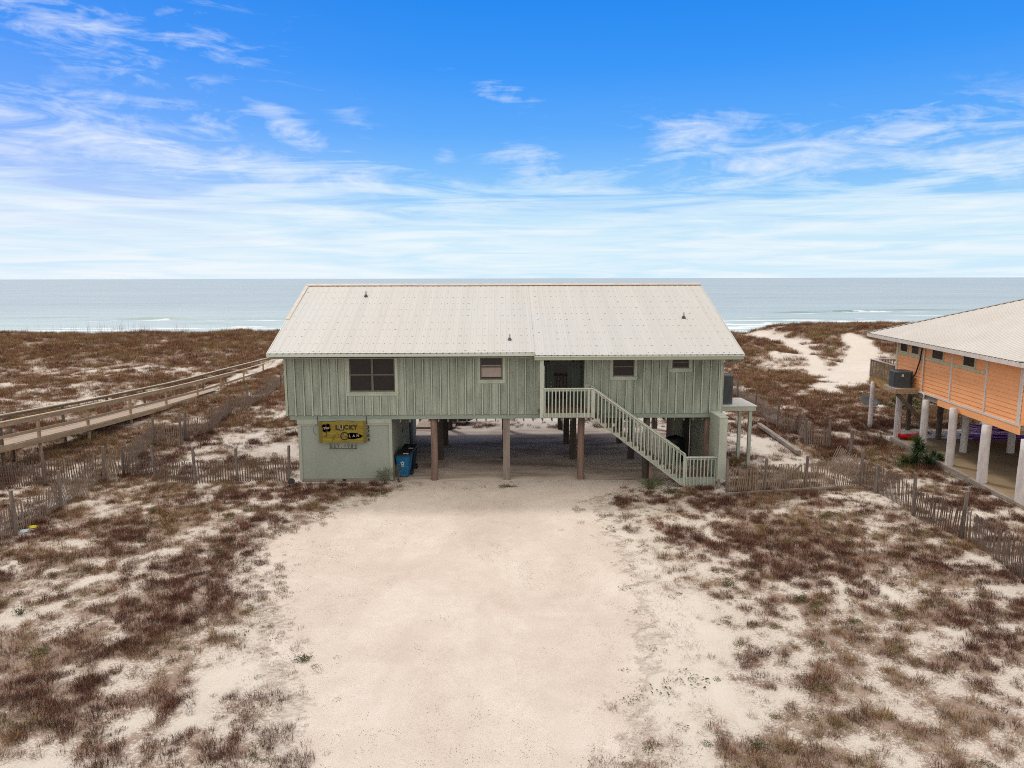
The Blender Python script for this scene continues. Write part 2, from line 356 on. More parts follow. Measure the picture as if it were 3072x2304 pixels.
# left part slightly more violet
lv = math_n(nt, 'MULTIPLY', math_n(nt, 'SUBTRACT', -0.1, az), 1.5)
lvc = N(nt, 'ShaderNodeClamp'); link(nt, lv, lvc.inputs[0])
base = mix(nt, math_n(nt, 'MULTIPLY', lvc.outputs[0], .5), base, mix(nt, 1, base, (2.4, 1.0, 1.0), 'MULTIPLY'))
def gauss(ac, ec, aw, ew, rot=0):
    a = math_n(nt, 'SUBTRACT', az, ac); e = math_n(nt, 'SUBTRACT', el, ec)
    c_, s_ = math.cos(R(rot)), math.sin(R(rot))
    a2 = math_n(nt, 'ADD', math_n(nt, 'MULTIPLY', a, c_ / aw), math_n(nt, 'MULTIPLY', e, s_ / aw))
    e2 = math_n(nt, 'ADD', math_n(nt, 'MULTIPLY', a, -s_ / ew), math_n(nt, 'MULTIPLY', e, c_ / ew))
    q = math_n(nt, 'ADD', math_n(nt, 'MULTIPLY', a2, a2), math_n(nt, 'MULTIPLY', e2, e2))
    return math_n(nt, 'POWER', 2.718, math_n(nt, 'MULTIPLY', q, -1.0))
def skydir(uf, vf):
    d = ray(uf * 1.3888, vf * 1.3888).normalized(); return math.atan2(d.x, d.y), math.asin(d.z)
blobs = [(150, 60, .20, .035, -14, .55), (420, 55, .13, .045, -20, .45), (200, 250, .17, .020, 0, .85), (430, 262, .035, .012, -15, .9), (300, 325, .20, .017, -8, 1.0), (620, 270, .07, .014, -30, .95),
         (560, 365, .22, .016, -6, .9), (800, 395, .12, .012, 0, .7), (1080, 205, .06, .014, -12, .6), (1560, 300, .10, .020, -8, 1.0), (1700, 335, .13, .026, 4, 1.0), (1950, 300, .14, .026, 10, .8),
         (2120, 330, .12, .022, -4, .75), (1150, 350, .06, .014, -8, .95), (1700, 375, .03, .010, 20, .8), (960, 340, .02, .007, 10, .7), (1240, 378, .03, .006, 0, .6), (30, 320, .08, .012, 0, .8), (2180, 250, .06, .02, 15, .6), (780, 270, .08, .012, -35, .35)]
w1 = wnoise(1, 4.6, 9, 7.0, 10, .64, 1.4); w2 = wnoise(1, 7, -4, 3.4, 8, .62, .8); w3 = wnoise(1, 2.2, 30, 15.0, 6, .65, 1.5)
acc = None
for uf, vf, aw, ew, rot, k in blobs:
    a0, e0 = skydir(uf, vf)
    g_ = math_n(nt, 'MULTIPLY', gauss(a0, e0, aw, ew * 1.5, rot), k)
    acc = g_ if acc is None else math_n(nt, 'MAXIMUM', acc, g_)
wis = math_n(nt, 'ADD', math_n(nt, 'MULTIPLY', w1, .75), math_n(nt, 'MULTIPLY', w3, .3))
wis = ramp(nt, math_n(nt, 'ADD', math_n(nt, 'MULTIPLY', acc, .36), math_n(nt, 'MULTIPLY', math_n(nt, 'SUBTRACT', wis, .52), 1.6)), [(.12, (0,) * 3), (.26, (.28,) * 3), (.55, (.95,) * 3)])
wis = math_n(nt, 'MULTIPLY', wis, math_n(nt, 'MINIMUM', math_n(nt, 'MULTIPLY', acc, 2.2), 1.0))
# streaky veil towards the horizon
veil = math_n(nt, 'ADD', math_n(nt, 'MULTIPLY', el, -11.0), 1.50)
veil = math_n(nt, 'ADD', veil, math_n(nt, 'MULTIPLY', math_n(nt, 'SUBTRACT', wnoise(1, 12, 0, 3.0, 10, .64, 1.0), .5), 3.6))
veil = ramp(nt, veil, [(.0, (0,) * 3), (.45, (.55,) * 3), (1.0, (.93,) * 3)])
# unseen pale cloud overhead, beside and behind the viewer, added as warm fill light
ov = math_n(nt, 'ADD', math_n(nt, 'MULTIPLY', el, 2.2), math_n(nt, 'MULTIPLY', math_n(nt, 'SUBTRACT', w2, .5), 1.0))
ov = ramp(nt, ov, [(.62 + .95, (0,) * 3), (1.0, (0,) * 3)])
ovm = N(nt, 'ShaderNodeMapRange'); ovm.inputs['From Min'].default_value = .40; ovm.inputs['From Max'].default_value = .75
link(nt, el, ovm.inputs['Value'])
bk = N(nt, 'ShaderNodeMapRange'); bk.inputs['From Min'].default_value = .68; bk.inputs['From Max'].default_value = .15
link(nt, Y_, bk.inputs['Value'])
cl = math_n(nt, 'MAXIMUM', wis, math_n(nt, 'MULTIPLY', veil, 1.0))
vcol = mix(nt, ramp(nt, wnoise(1, 14, 3, 5.0, 9, .62, .8), [(.38, (0,) * 3), (.62, (1,) * 3)]), (.64, .85, .98), (.88, .955, .995))
c = mix(nt, math_n(nt, 'MULTIPLY', veil, .94), base, vcol)
c = mix(nt, math_n(nt, 'MULTIPLY', wis, .74), c, (.90, .95, 1.0))
c = mix(nt, math_n(nt, 'MULTIPLY', ovm.outputs[0], .9), c, (1.0, .96, .90))
c = mix(nt, math_n(nt, 'MULTIPLY', bk.outputs[0], .92), c, (1.30, 1.21, 1.07))
link(nt, c, bg.inputs['Color'])
sl = bpy.data.lights.new('sun', 'SUN'); so = bpy.data.objects.new('sun', sl); COL.objects.link(so)
sl.energy = 1.6; sl.angle = R(10); sl.color = (1, .95, .89)
sd = Vector((math.sin(R(SUN_AZ)) * math.cos(R(SUN_EL)), math.cos(R(SUN_AZ)) * math.cos(R(SUN_EL)), math.sin(R(SUN_EL))))
so.rotation_euler = sd.to_track_quat('Z', 'Y').to_euler(); so.location = (0, 0, 40)
scn.cycles.filter_width = 1.05; scn.cycles.use_denoising = False
scn.view_settings.view_transform = 'Standard'; scn.view_settings.look = 'None'; scn.view_settings.exposure = 0.0; scn.view_settings.gamma = 1

# ------------------------------------------------------------------ terrain
TH = R(7.0); S_ = Vector((math.sin(TH), math.cos(TH), 0)); NN = Vector((math.cos(TH), -math.sin(TH), 0))
W0 = Vector((20.42, 27.1, 0))
def nb(s, n, z): return W0 + S_ * s + NN * n + Vector((0, 0, z))
def nb_inv(x, y):
    d = Vector((x, y, 0)) - W0; return d.dot(S_), d.dot(NN)
def crest(x):
    c = 1.05 + (.14 + .2 * sst(15, 25, x)) * nz(x, 0, 9, 3.0) + .12 * nz(x, 0, 3.0, 5.0)
    c += 1.1 * sst(24, 48, x)
    c += .4 * math.exp(-((x + 49) / 2.5) ** 2)
    c -= .9 * math.exp(-((x - 36.0) / 3.2) ** 2)
    return c
def hgt(x, y):
    yy = y + 3.5 * nz(x, 0, 14, 1.0)
    z = 0.0
    z += (crest(x) + .10 * nz(x, y, 4, 9.0)) * (sst(64, 92, yy) - sst(99, 118, yy)) + -1.9 * sst(102, 128, y) - 1.6 * sst(126, 170, y) - 4 * sst(170, 260, y)
    und = sst(44, 60, y) * (1 - sst(96, 112, y))
    z += und * (.75 * fb(x, y, 11, 2.0) + .25 * nz(x, y, 3.5, 4.0))
    # gentle mounds in the front yard
    near = (1 - sst(26, 29, y))
    side = sst(6.5, 10.5, abs(x - 1.2))
    z += near * side * (.16 + .32 * fb(x, y, 5.5, 7.0))
    mid = sst(12, 14.5, abs(x - 1)) * sst(28, 33, y) * (1 - sst(44, 55, y))
    z += mid * .22 * fb(x, y, 5, 8.0) * (1 - sst(18.0, 19.0, x)) 
    if -8.6 < x < 9.7 and 30.2 < y < 40.7: z -= .12
    s, n = nb_inv(x, y)
    if -6 < s < 13 and .3 < n < 16: z = min(z, .0)
    return z
def axis(lo, a, b, hi, st, grow=1.16, mx=60):
    xs = []; t = a
    while t <= b + 1e-6: xs.append(t); t += st
    d = st; t = a
    while t > lo: d = min(d * grow, mx); t -= d; xs.insert(0, t)
    d = st; t = xs[-1]
    while t < hi: d = min(d * grow, mx); t += d; xs.append(t)
    return xs

# driveway outline (world), from the picture's corners on the ground
dl = [at_z(u * 1.3888, v * 1.3888) for u, v in ((885, 1046), (800, 1075), (700, 1110), (560, 1180), (545, 1240), (590, 1330), (575, 1400), (620, 1480), (640, 1560), (600, 1659))]
dr = [at_z(u * 1.3888, v * 1.3888) for u, v in ((1420, 1048), (1290, 1075), (1300, 1120), (1345, 1180), (1370, 1240), (1400, 1330), (1400, 1400), (1400, 1480), (1385, 1560), (1380, 1659))]
def edge_x(pts, y):
    if y >= pts[0].y: return pts[0].x
    if y <= pts[-1].y: return pts[-1].x
    for a, b_ in zip(pts, pts[1:]):
        if b_.y <= y <= a.y:
            t = (a.y - y) / (a.y - b_.y); return a.x + (b_.x - a.x) * t
    return pts[-1].x
def drive_in(x, y):     # signed distance-like: >0 inside
    if y > 30.2: return -9
    return min(x - edge_x(dl, y), edge_x(dr, y) - x)

# sand path through the dunes on the right
pth = [(26.5, 55.5), (28.5, 58), (31, 62), (32.5, 70), (34.5, 80), (36, 90), (36.5, 100)]
pth2 = [(31, 62), (36, 70), (41, 78), (43.5, 86)]
def seg_d(x, y, pts):
    best = 99
    for a, b_ in zip(pts, pts[1:]):
        ax, ay = a; bx, by = b_; dx, dy = bx - ax, by - ay
        t = max(0, min(1, ((x - ax) * dx + (y - ay) * dy) / (dx * dx + dy * dy)))
        best = min(best, math.hypot(x - ax - t * dx, y - ay - t * dy))
    return best
def blob(u, v, ru, k):      # patch: centre in the picture, radius in metres
    p = at_z(u * 1.3888, v * 1.3888); return (p.x, p.y, ru[0], ru[1], k)
BL = [blob(1700, 1180, (2.6, 1.6), .55), blob(1640, 1150, (2.0, 1.0), .4), blob(1560, 1095, (1.5, .6), .15), blob(1780, 1240, (1.6, 1.0), .3), blob(2000, 1320, (2, 1.2), .2),
      blob(1960, 1290, (1.4, .6), -.5), blob(1860, 1080, (1.6, .7), -.4), blob(1480, 1340, (1.7, 1.8), -.55), blob(1440, 1450, (.9, 1.2), -.5), blob(1580, 1530, (.7, .9), -.15),
      blob(2100, 1650, (2, .8), .25), blob(1650, 1640, (1.2, .5), .25), blob(520, 1460, (1.0, .9), -.9), blob(100, 1590, (1.5, .4), .2), blob(640, 1640, (.5, .3), .5), blob(400, 1560, (1.2, .5), -.5), blob(600, 1235, (.7, .6), .25), blob(480, 1350, (1.0, .6), .3), blob(900, 1060, (.5, .2), .3), blob(640, 1100, (2.0, .8), .1),
      blob(300, 1140, (2.5, 1.4), .2), blob(430, 1290, (1.7, .8), .25), blob(130, 1420, (2.2, .5), .45), blob(60, 1500, (1.5, .5), .35), blob(330, 1400, (.9, .6), .3), blob(60, 1340, (1, .6), -.35), blob(180, 1360, (1.0, .35), -.35),
      blob(300, 1080, (3, .5), -.1), blob(760, 1062, (2.6, .5), .6), blob(1690, 1070, (2.2, .35), .3), blob(1990, 1160, (2.2, .9), .1), blob(2120, 1140, (1.5, .5), -.3),
      blob(600, 970, (2.2, 1.8), -.75), blob(560, 945, (1.5, 1.3), -.3), blob(600, 880, (1.6, 2), -.15), blob(1640, 960, (1.5, 2.3), -.75), blob(1640, 900, (1.6, 2.2), .15),
      blob(1700, 1000, (2.0, .8), -.5), blob(320, 800, (9, 4), -.38), blob(60, 850, (8, 3.0), -.35), blob(150, 870, (6, 1.6), -.4), blob(500, 800, (5, 3), -.2),
      blob(1690, 780, (5, 5), -.45), blob(1800, 750, (6, 4), .25), blob(1750, 850, (5, 4), -.15), blob(2060, 1120, (1.5, .4), -.4), blob(1650, 870, (3, 3), .15)]
def dens(x, y):
    if y > 121: return 0.0
    di = drive_in(x, y)
    if y < 30.3 and di > .9: return .0
    if -8.8 < x < 9.8 and 29.9 < y < 40.9: return 0.0
    s, n = nb_inv(x, y)
    if -8 < s < 11.2 and n > -.45: return 0.0
    if x > 22.5 and 30 < y < 40 and n > -.4: return .12
    if y < 30:
        d = .72
        if x > 6: d = .64 + .06 * sst(9, 12, x)
        if di > -1.3: d -= .42 * sst(-1.3, .3, di)
        if x > 3: d -= .33 * (1 - sst(0, 2.6, -di - .3)) 
        if y < 17: d -= .06
    elif y < 48:
        d = .86
        if x < -20: d = .85
        if abs(x) < 15.5: d = .72
        if abs(x) < 12 and y > 40: d = .42
        if x > 17: d = .92
    else:
        d = .99
        if x < -24 and y < 66: d = .78
        if x > 18 and y > 60: d = .80
        if y > 76: d = 1.05
    for bx, by, rx, ry, k in BL:
        q = ((x - bx) / rx) ** 2 + ((y - by) / ry) ** 2
        if q < 5: d += k * math.exp(-q)
    d += (.50 if y < 34 else .75) * fb(x, y, 3.2 if y < 34 else 7.0, 11.0, 3) + .55 * nz(x, y, 1.1 if y < 34 else 2.2, 13.0) + (.62 if y < 34 else .5) * nz(x, y, .5 if y < 34 else 1.0, 17.0)
    if x > 18 and y > 48:
        w_ = .95 + 1.0 * sst(76, 88, y) + 1.0 * nz(x, y, 3, 6.0) + 1.0 * nz(x, y, 1.3, 2.0)
        d -= 1.55 * (1 - sst(w_ * .35, w_ * 1.9, seg_d(x, y, pth)))
        d -= 1.5 * (1 - sst(.9, 2.2, seg_d(x, y, pth2)))
    if -24.0 < x < -22.0 and y < 90: d -= .9 * sst(46, 52, y)
    d *= 1 - sst(106, 119, y)
    return max(0.0, min(1.0, d))

def grid_obj(name, xs, ys, hf, mat_, attrs):
    nx, ny = len(xs), len(ys)
    vs = [(x, y, hf(x, y)) for y in ys for x in xs]
    fs = [(j * nx + i, j * nx + i + 1, (j + 1) * nx + i + 1, (j + 1) * nx + i) for j in range(ny - 1) for i in range(nx - 1)]
    me = bpy.data.meshes.new(name); me.from_pydata(vs, [], fs); me.materials.append(mat_)
    me.polygons.foreach_set('use_smooth', [True] * len(fs))
    for k, fn in attrs.items():
        a = me.attributes.new(k, 'FLOAT', 'POINT'); a.data.foreach_set('value', [fn(v[0], v[1]) for v in vs])
    o = bpy.data.objects.new(name, me); COL.objects.link(o); return o
gx = axis(-420, -27, 31, 420, .27, 1.07, 30); gy = axis(-60, 9, 46, 320, .27, 1.035, 12)
ground = grid_obj('ground', gx, gy, hgt, M['sand'], {'veg': dens}); tag(ground, kind='structure')
def veg_off(x, y): return 0
# driveway sheet
dx = [(-9 + i * .15) for i in range(128)]; dy = [6 + i * .3 for i in range(81)]
TRK = [(-2.6, .10, -.004), (.4, .02, .003), (1.6, -.05, .006), (-.9, .06, -.002)]
def rut(x, y):
    v = 0
    for a, b_, c_ in TRK:
        xc = a + b_ * (y - 20) + c_ * (y - 20) ** 2 + .12 * nz(y, 0, 5, a)
        for o_ in (-.78, .78):
            v = max(v, math.exp(-((x - xc - o_) / .15) ** 2) * max(0, .55 + .9 * nz(x, y, 3, a)))
    return min(1, v)
def dedge(x, y):
    e = drive_in(x, y)
    return max(-1.5, min(1.5, e * .55 + .5)) 
me_y = [y for y in dy if y <= 30.01]
drv = grid_obj('driveway', dx, me_y, lambda x, y: hgt(x, y) + .022 - .012 * rut(x, y), M['drive'], {'edge': dedge, 'rut': rut}); tag(drv, kind='structure')

# sea
WV = [(165, .28, -95, 14, .5), (174, .30, -60, 8, .6), (180, .3, 74, 12, .6), (188, .35, 92, 14, .5), (198, .3, -110, 16, .4), (222, .35, 30, 20, .4), (214, .3, -130, 20, .4), (172, .28, 100, 10, .5), (250, .35, 150, 20, .5), (203, .75, -97, 11, 1), (203, .35, -66, 24, .5), (170, .30, -80, 60, .1), (176, .35, -120, 26, .5), (182, .45, -72, 10, .8), (190, .30, -30, 50, .2), (236, .75, 118, 12, 1), (230, .6, 98, 9, .9), (240, .55, 141, 14, .7),
      (238, .35, 128, 34, .4), (196, .40, 78, 24, .4), (178, .35, 60, 20, .3), (165, .30, 70, 60, .1), (215, .30, 160, 40, .3), (262, .35, -40, 60, .1), (290, .35, 60, 80, .1), (184, .35, 110, 30, .2)]
def swell(x, y):
    z = 0; g_ = 0; fo_ = 0
    for y0, a, xc, xw, gr_ in WV:
        e = math.exp(-((x - xc) / xw) ** 2)
        if e < .02: continue
        d = y - (y0 + 2.5 * nz(x, 0, 22, y0 * .1))
        if -6 < d < 14:
            q = math.exp(-(d / 1.0) ** 2) if d < 0 else math.exp(-(d / 3.5) ** 2)
            z += a * e * q
            if d < 0: g_ = max(g_, gr_ * e * math.exp(-((d + .9) / 1.0) ** 2))
            if d < .6: fo_ = max(fo_, .52 * e * math.exp(-((d + 4.5) / 3.0) ** 2))
    return z, g_, fo_
def seah(x, y): return -2.6 + (swell(x, y)[0] + .06 * nz(x, y, 5, 2.0) if y < 330 else 0)
def foamf(x, y):
    f = (.34 + .14 * sst(0, 50, x)) * math.exp(-((y - 148) / 16) ** 2) + swell(x, y)[2] + .3 * nz(x, y * 3, 22, 4.4) * math.exp(-((y - 175) / 50) ** 2)
    f += .30 * math.exp(-((y - 185) / 34) ** 2) * sst(10, 60, x)
    return f
sx = axis(-60000, -200, 230, 60000, 3.0, 1.3, 9000); sy = axis(118, 128, 250, 90000, .8, 1.06, 9000)
sea = grid_obj('sea', sx, sy, seah, M['sea'], {'foam': foamf, 'green': lambda x, y: swell(x, y)[1], 'shore': lambda x, y: .75 * math.exp(-max(0, y - 150) / 70) if y < 900 else 0}); tag(sea, kind='structure')

# ------------------------------------------------------------------ scattered vegetation
def tuft(name, mats, n, rad, h, spread, wdt, seed, lay=0.0):
    rnd = random.Random(seed); mb = MB()
    for i in range(n):
        a = rnd.random() * 6.283; r = rad * math.sqrt(rnd.random()); b0 = Vector((r * math.cos(a), r * math.sin(a), -.01))
        a2 = a + rnd.gauss(0, .8); hh = h * rnd.uniform(.45, 1.1); lean = spread * rnd.uniform(.2, 1.1)
        if rnd.random() < lay: hh *= .18; lean = 1.6 * rnd.uniform(.4, 1)
        d = Vector((math.cos(a2), math.sin(a2), 0)); sdv = Vector((-d.y, d.x, 0)) if rnd.random() < .5 else Vector((1, 0, 0))
        p1 = b0 + d * (lean * h * .35) + Vector((0, 0, hh * .62)); p2 = b0 + d * (lean * h) + Vector((0, 0, hh))
        w_ = wdt * rnd.uniform(.6, 1.3); mi = rnd.randrange(len(mats))
        mb.add([b0 - sdv * w_ / 2, b0 + sdv * w_ / 2, p1 + sdv * w_ * .4, p1 - sdv * w_ * .4, p2], [(0, 1, 2, 3), (3, 2, 4)], mi)
    me = bpy.data.meshes.new(name); me.from_pydata([tuple(p) for p in mb.v], [], mb.f)
    for m_ in mats: me.materials.append(m_)
    me.polygons.foreach_set('material_index', mb.m); me.update()
    return bpy.data.objects.new(name, me)
def weed(name, mats, n, rad, h, sz, seed):
    rnd = random.Random(seed); mb = MB()
    for i in range(n):
        a = rnd.random() * 6.283; r = rad * math.sqrt(rnd.random()); c = Vector((r * math.cos(a), r * math.sin(a), h * rnd.random() ** 1.3 * (1 - .5 * r / rad)))
        n_ = Vector((rnd.gauss(0, .6), rnd.gauss(0, .6), 1)).normalized(); t = n_.orthogonal().normalized(); b_ = n_.cross(t); s_ = sz * rnd.uniform(.5, 1.2)
        mb.add([c - t * s_, c + b_ * s_ * .5, c + t * s_, c - b_ * s_ * .5], [(0, 1, 2, 3)], rnd.randrange(len(mats)))
    me = bpy.data.meshes.new(name); me.from_pydata([tuple(p) for p in mb.v], [], mb.f)
    for m_ in mats: me.materials.append(m_)
    me.polygons.foreach_set('material_index', mb.m); me.update()
    return bpy.data.objects.new(name, me)
def scatter(name, protos, pts, label, cat):
    pc = bpy.data.collections.new(name + '_kinds')
    for i, p in enumerate(protos):
        p.name = '%s_kind_%02d' % (name, i); pc.objects.link(p)
    me = bpy.data.meshes.new(name); me.from_pydata([p[0] for p in pts], [], [])
    a = me.attributes.new('pick', 'INT', 'POINT'); a.data.foreach_set('value', [p[1] for p in pts])
    a = me.attributes.new('rot', 'FLOAT_VECTOR', 'POINT'); a.data.foreach_set('vector', [c for p in pts for c in p[2]])
    a = me.attributes.new('scl', 'FLOAT_VECTOR', 'POINT'); a.data.foreach_set('vector', [c for p in pts for c in p[3]])
    o = bpy.data.objects.new(name, me); COL.objects.link(o)
    ng = bpy.data.node_groups.new(name, 'GeometryNodeTree')
    ng.interface.new_socket('Geometry', in_out='INPUT', socket_type='NodeSocketGeometry'); ng.interface.new_socket('Geometry', in_out='OUTPUT', socket_type='NodeSocketGeometry')
    gi = ng.nodes.new('NodeGroupInput'); go = ng.nodes.new('NodeGroupOutput')
    ci = ng.nodes.new('GeometryNodeCollectionInfo'); ci.inputs['Collection'].default_value = pc
    ci.inputs['Separate Children'].default_value = True; ci.inputs['Reset Children'].default_value = True
    ip = ng.nodes.new('GeometryNodeInstanceOnPoints'); ip.inputs['Pick Instance'].default_value = True
    def na(nm, ty):
        n_ = ng.nodes.new('GeometryNodeInputNamedAttribute'); n_.data_type = ty; n_.inputs['Name'].default_value = nm
        return [s for s in n_.outputs if s.enabled][0]
    ng.links.new(gi.outputs[0], ip.inputs['Points']); ng.links.new(ci.outputs[0], ip.inputs['Instance'])
    ng.links.new(na('pick', 'INT'), ip.inputs['Instance Index']); ng.links.new(na('rot', 'FLOAT_VECTOR'), ip.inputs['Rotation']); ng.links.new(na('scl', 'FLOAT_VECTOR'), ip.inputs['Scale'])
    ng.links.new(ip.outputs[0], go.inputs[0])
    md = o.modifiers.new('scatter', 'NODES'); md.node_group = ng
    return tag(o, label, cat, kind='stuff')

G_DK = leafmat('grass_dark', [(.085, .052, .04), (.12, .075, .055), (.07, .05, .04), (.10, .085, .05)])
protos = [tuft('t', [G_BR, G_RED, G_DK], 44, .16, .20, .8, .008, 1, .15), tuft('t', [G_BR, G_GY, G_DK], 32, .20, .15, 1.3, .007, 2, .4), tuft('t', [G_RED, G_DK, G_DK], 58, .18, .23, .7, .009, 3, .1),
          tuft('t', [G_GY, G_BR, G_DK], 28, .22, .14, 1.5, .008, 4, .6), tuft('t', [G_TAN, G_OL, G_TAN], 44, .12, .27, 1.0, .007, 5, .1), tuft('t', [G_TAN, G_BR], 34, .14, .25, .9, .008, 6, .2),
          tuft('t', [G_OL, G_DK, G_TAN], 42, .15, .17, .9, .009, 7, .2), weed('t', [G_GR, G_OL], 90, .17, .12, .026, 8), weed('t', [G_BR, G_GY, G_DK], 50, .24, .05, .014, 9), tuft('t', [G_BR, G_GY, G_TAN], 14, .16, .18, 1.1, .008, 10, .4),
          tuft('t', [G_DK, G_TAN, G_BR], 14, .25, .12, 3.2, .009, 11, .85), weed('t', [G_OL, G_DK], 90, .15, .13, .022, 12),
          tuft('t', [G_BR, G_TAN, G_RED], 46, .17, .20, .8, .009, 13, .15), tuft('t', [G_RED, G_BR, G_OL], 46, .17, .20, .8, .009, 14, .15)]
RB = at_z(1690 * 1.3888, 1190 * 1.3888)
pts = []
def region(x0, x1, y0, y1, per, sc, seed, jit=.35):
    rnd = random.Random(seed); n = int((x1 - x0) * (y1 - y0) * per)
    for i in range(n):
        x = rnd.uniform(x0, x1); y = rnd.uniform(y0, y1)
        # visible wedge with a margin for a step aside
        if abs(x) > .80 * y + 6: continue
        if -9 < x < 9 and 42 < y < 84 and abs(x) < y * .24: 
            if rnd.random() < .7: continue
        d = dens(x, y)
        if d <= .05: continue
        if rnd.random() > d ** 1.35: continue
        t = nz(x, y, 2.5, 21.0) + nz(x, y, 9, 23.0) * .7 - .55 * math.exp(-((x - RB.x) / 3.2) ** 2 - ((y - RB.y) / 2.2) ** 2); q = rnd.random()
        t2 = nz(x, y, .9, 27.0)
        if t2 > .33 and q < .7: k = rnd.choice((11, 6, 6, 7)) if t > -.1 else rnd.choice((2, 2, 11))
        elif t > .16 and q < .6: k = rnd.choice((4, 5, 6, 5))
        elif t < -.18 and q < .8: k = rnd.choice((2, 2, 0))
        elif q < .055: k = 7
        elif q < .20: k = rnd.choice((4, 6, 5))
        else: k = rnd.choice((0, 1, 1, 3, 3, 5, 8, 9, 10, 10, 2)) if d < .7 else rnd.choice((0, 0, 1, 2, 2, 3, 5, 10))
        if y > 38 and k in (0, 1, 2, 3, 8, 11) and rnd.random() < min(.8, (y - 38) / 12): k = rnd.choice((12, 12, 13))
        s_ = sc * rnd.uniform(.6, 1.25) * (.65 + .5 * d)
        zs = s_ * rnd.uniform(.7, 1.15)
        pts.append(((x, y, hgt(x, y)), k, (rnd.gauss(0, .1), rnd.gauss(0, .1), rnd.random() * 6.283), (s_, s_, zs)))
region(-20, 20, 9.5, 20, 52, .66, 101)
region(-26, 26, 20, 31, 44, .76, 102)
region(-42, 46, 31, 48, 22, 1.05, 103)
region(-62, 68, 48, 72, 12, 1.45, 104)
region(-90, 98, 72, 104, 7, 1.9, 105)
scatter('dune_grass', protos, pts, 'brown and rust dry dune grass growing in patches on white sand', 'grass')
# tall sea oats on the crest and a few tall stems
soats = [tuft('t', [G_TAN, G_BR], 12, .5, 1.1, .25, .014, 31), tuft('t', [G_TAN, G_GY], 5, .4, 1.7, .2, .016, 32)]
pts = []; rnd = random.Random(9)
for i in range(900):
    x = rnd.uniform(-80, 90); y = rnd.uniform(88, 103)
    if abs(x - 36) < 4 : continue
    pts.append(((x, y, hgt(x, y)), 0 if rnd.random() < .8 else 1, (0, 0, rnd.random() * 6), (.6, .6, rnd.uniform(.35, .8))))
for i in range(70):
    x = rnd.gauss(-50, 6); y = rnd.uniform(88, 98); pts.append(((x, y, hgt(x, y)), 1, (0, 0, rnd.random() * 6), (1, 1, rnd.uniform(.9, 1.7))))
scatter('sea_oats', soats, pts, 'thin tall sea oat stalks standing on the dune crest against the water', 'sea oats')
# small weeds, crumbs and pebbles on the drive
peb = []
for sd_ in range(3):
    rnd = random.Random(40 + sd_); mb = MB()
    for i in range(9):
        c = Vector((rnd.uniform(-.15, .15), rnd.uniform(-.15, .15), .004)); r = rnd.uniform(.004, .012)
        mb.add([c + Vector((r * math.cos(a) * rnd.uniform(.7, 1.3), r * math.sin(a) * rnd.uniform(.7, 1.3), 0)) for a in (0, 1.57, 3.14, 4.71)] + [c + Vector((0, 0, r * .8))], [(0, 1, 4), (1, 2, 4), (2, 3, 4), (3, 0, 4)], rnd.randrange(2))
    me = bpy.data.meshes.new('p'); me.from_pydata([tuple(p) for p in mb.v], [], mb.f)
    me.materials.append(leafmat('pebble_a', [(.50, .43, .37), (.36, .29, .25), (.62, .56, .50)])); me.materials.append(leafmat('pebble_b', [(.30, .24, .21), (.40, .33, .29), (.22, .17, .14)]))
    me.polygons.foreach_set('material_index', mb.m); peb.append(bpy.data.objects.new('p', me))
peb.append(tuft('p', [G_BR, G_GY], 9, .07, .04, 1.3, .006, 50, .5)); peb.append(weed('p', [G_GR, G_OL], 26, .10, .04, .016, 51)); peb.append(weed('p', [G_BR, G_GY], 12, .06, .02, .012, 52))
pts = []; rnd = random.Random(77)
for i in range(15000):
    x = rnd.uniform(-9, 10); y = rnd.uniform(10, 30.0); e = drive_in(x, y)
    if e < -1.2: continue
    q = rnd.random(); ln = nz(x, y, 2.2, 31)
    near_edge = math.exp(-max(0, e) / .8) if e > 0 else 1
    if y > 27.5: near_edge = max(near_edge, .5 * sst(27.5, 29.8, y))
    if q < .80:
        if rnd.random() > .12 + .62 * near_edge + ln * .6: continue
        k = rnd.randrange(3)
    elif rnd.random() < near_edge ** 1.5 * .8 + .010: k = rnd.choice((3, 3, 4, 5, 5))
    else: continue
    s_ = rnd.uniform(.5, 1.3) * (1 if k < 3 else rnd.choice((1, 1.3, 2)))
    pts.append(((x, y, hgt(x, y) + .018), k, (0, 0, rnd.random() * 6), (s_, s_, s_)))
scatter('gravel', peb, pts, 'small shell bits, pebbles and weed crumbs strewn over the drive', 'gravel')

# ------------------------------------------------------------------ MAIN HOUSE
YF = 30.0; YB = 40.9
XL = xy(857, YF); XR = xy(2164, YF)
Z0, Z1 = 2.97, 5.52
house = empty('beach_house', ((XL + XR) / 2, YF, 0), 'sage green board and batten beach house raised on wood pilings with white metal roof', 'house')
ZRG = 8.44; YRG = 35.7
xEL = at_y(801, 1062, 29.05).x; xER = at_y(2232, 1062, 28.85).x; xST = xy(1605, 29.0)
SLOPE = (ZRG - 5.73) / (YRG - 29.05)
def roofz(y): return ZRG - SLOPE * abs(y - YRG)
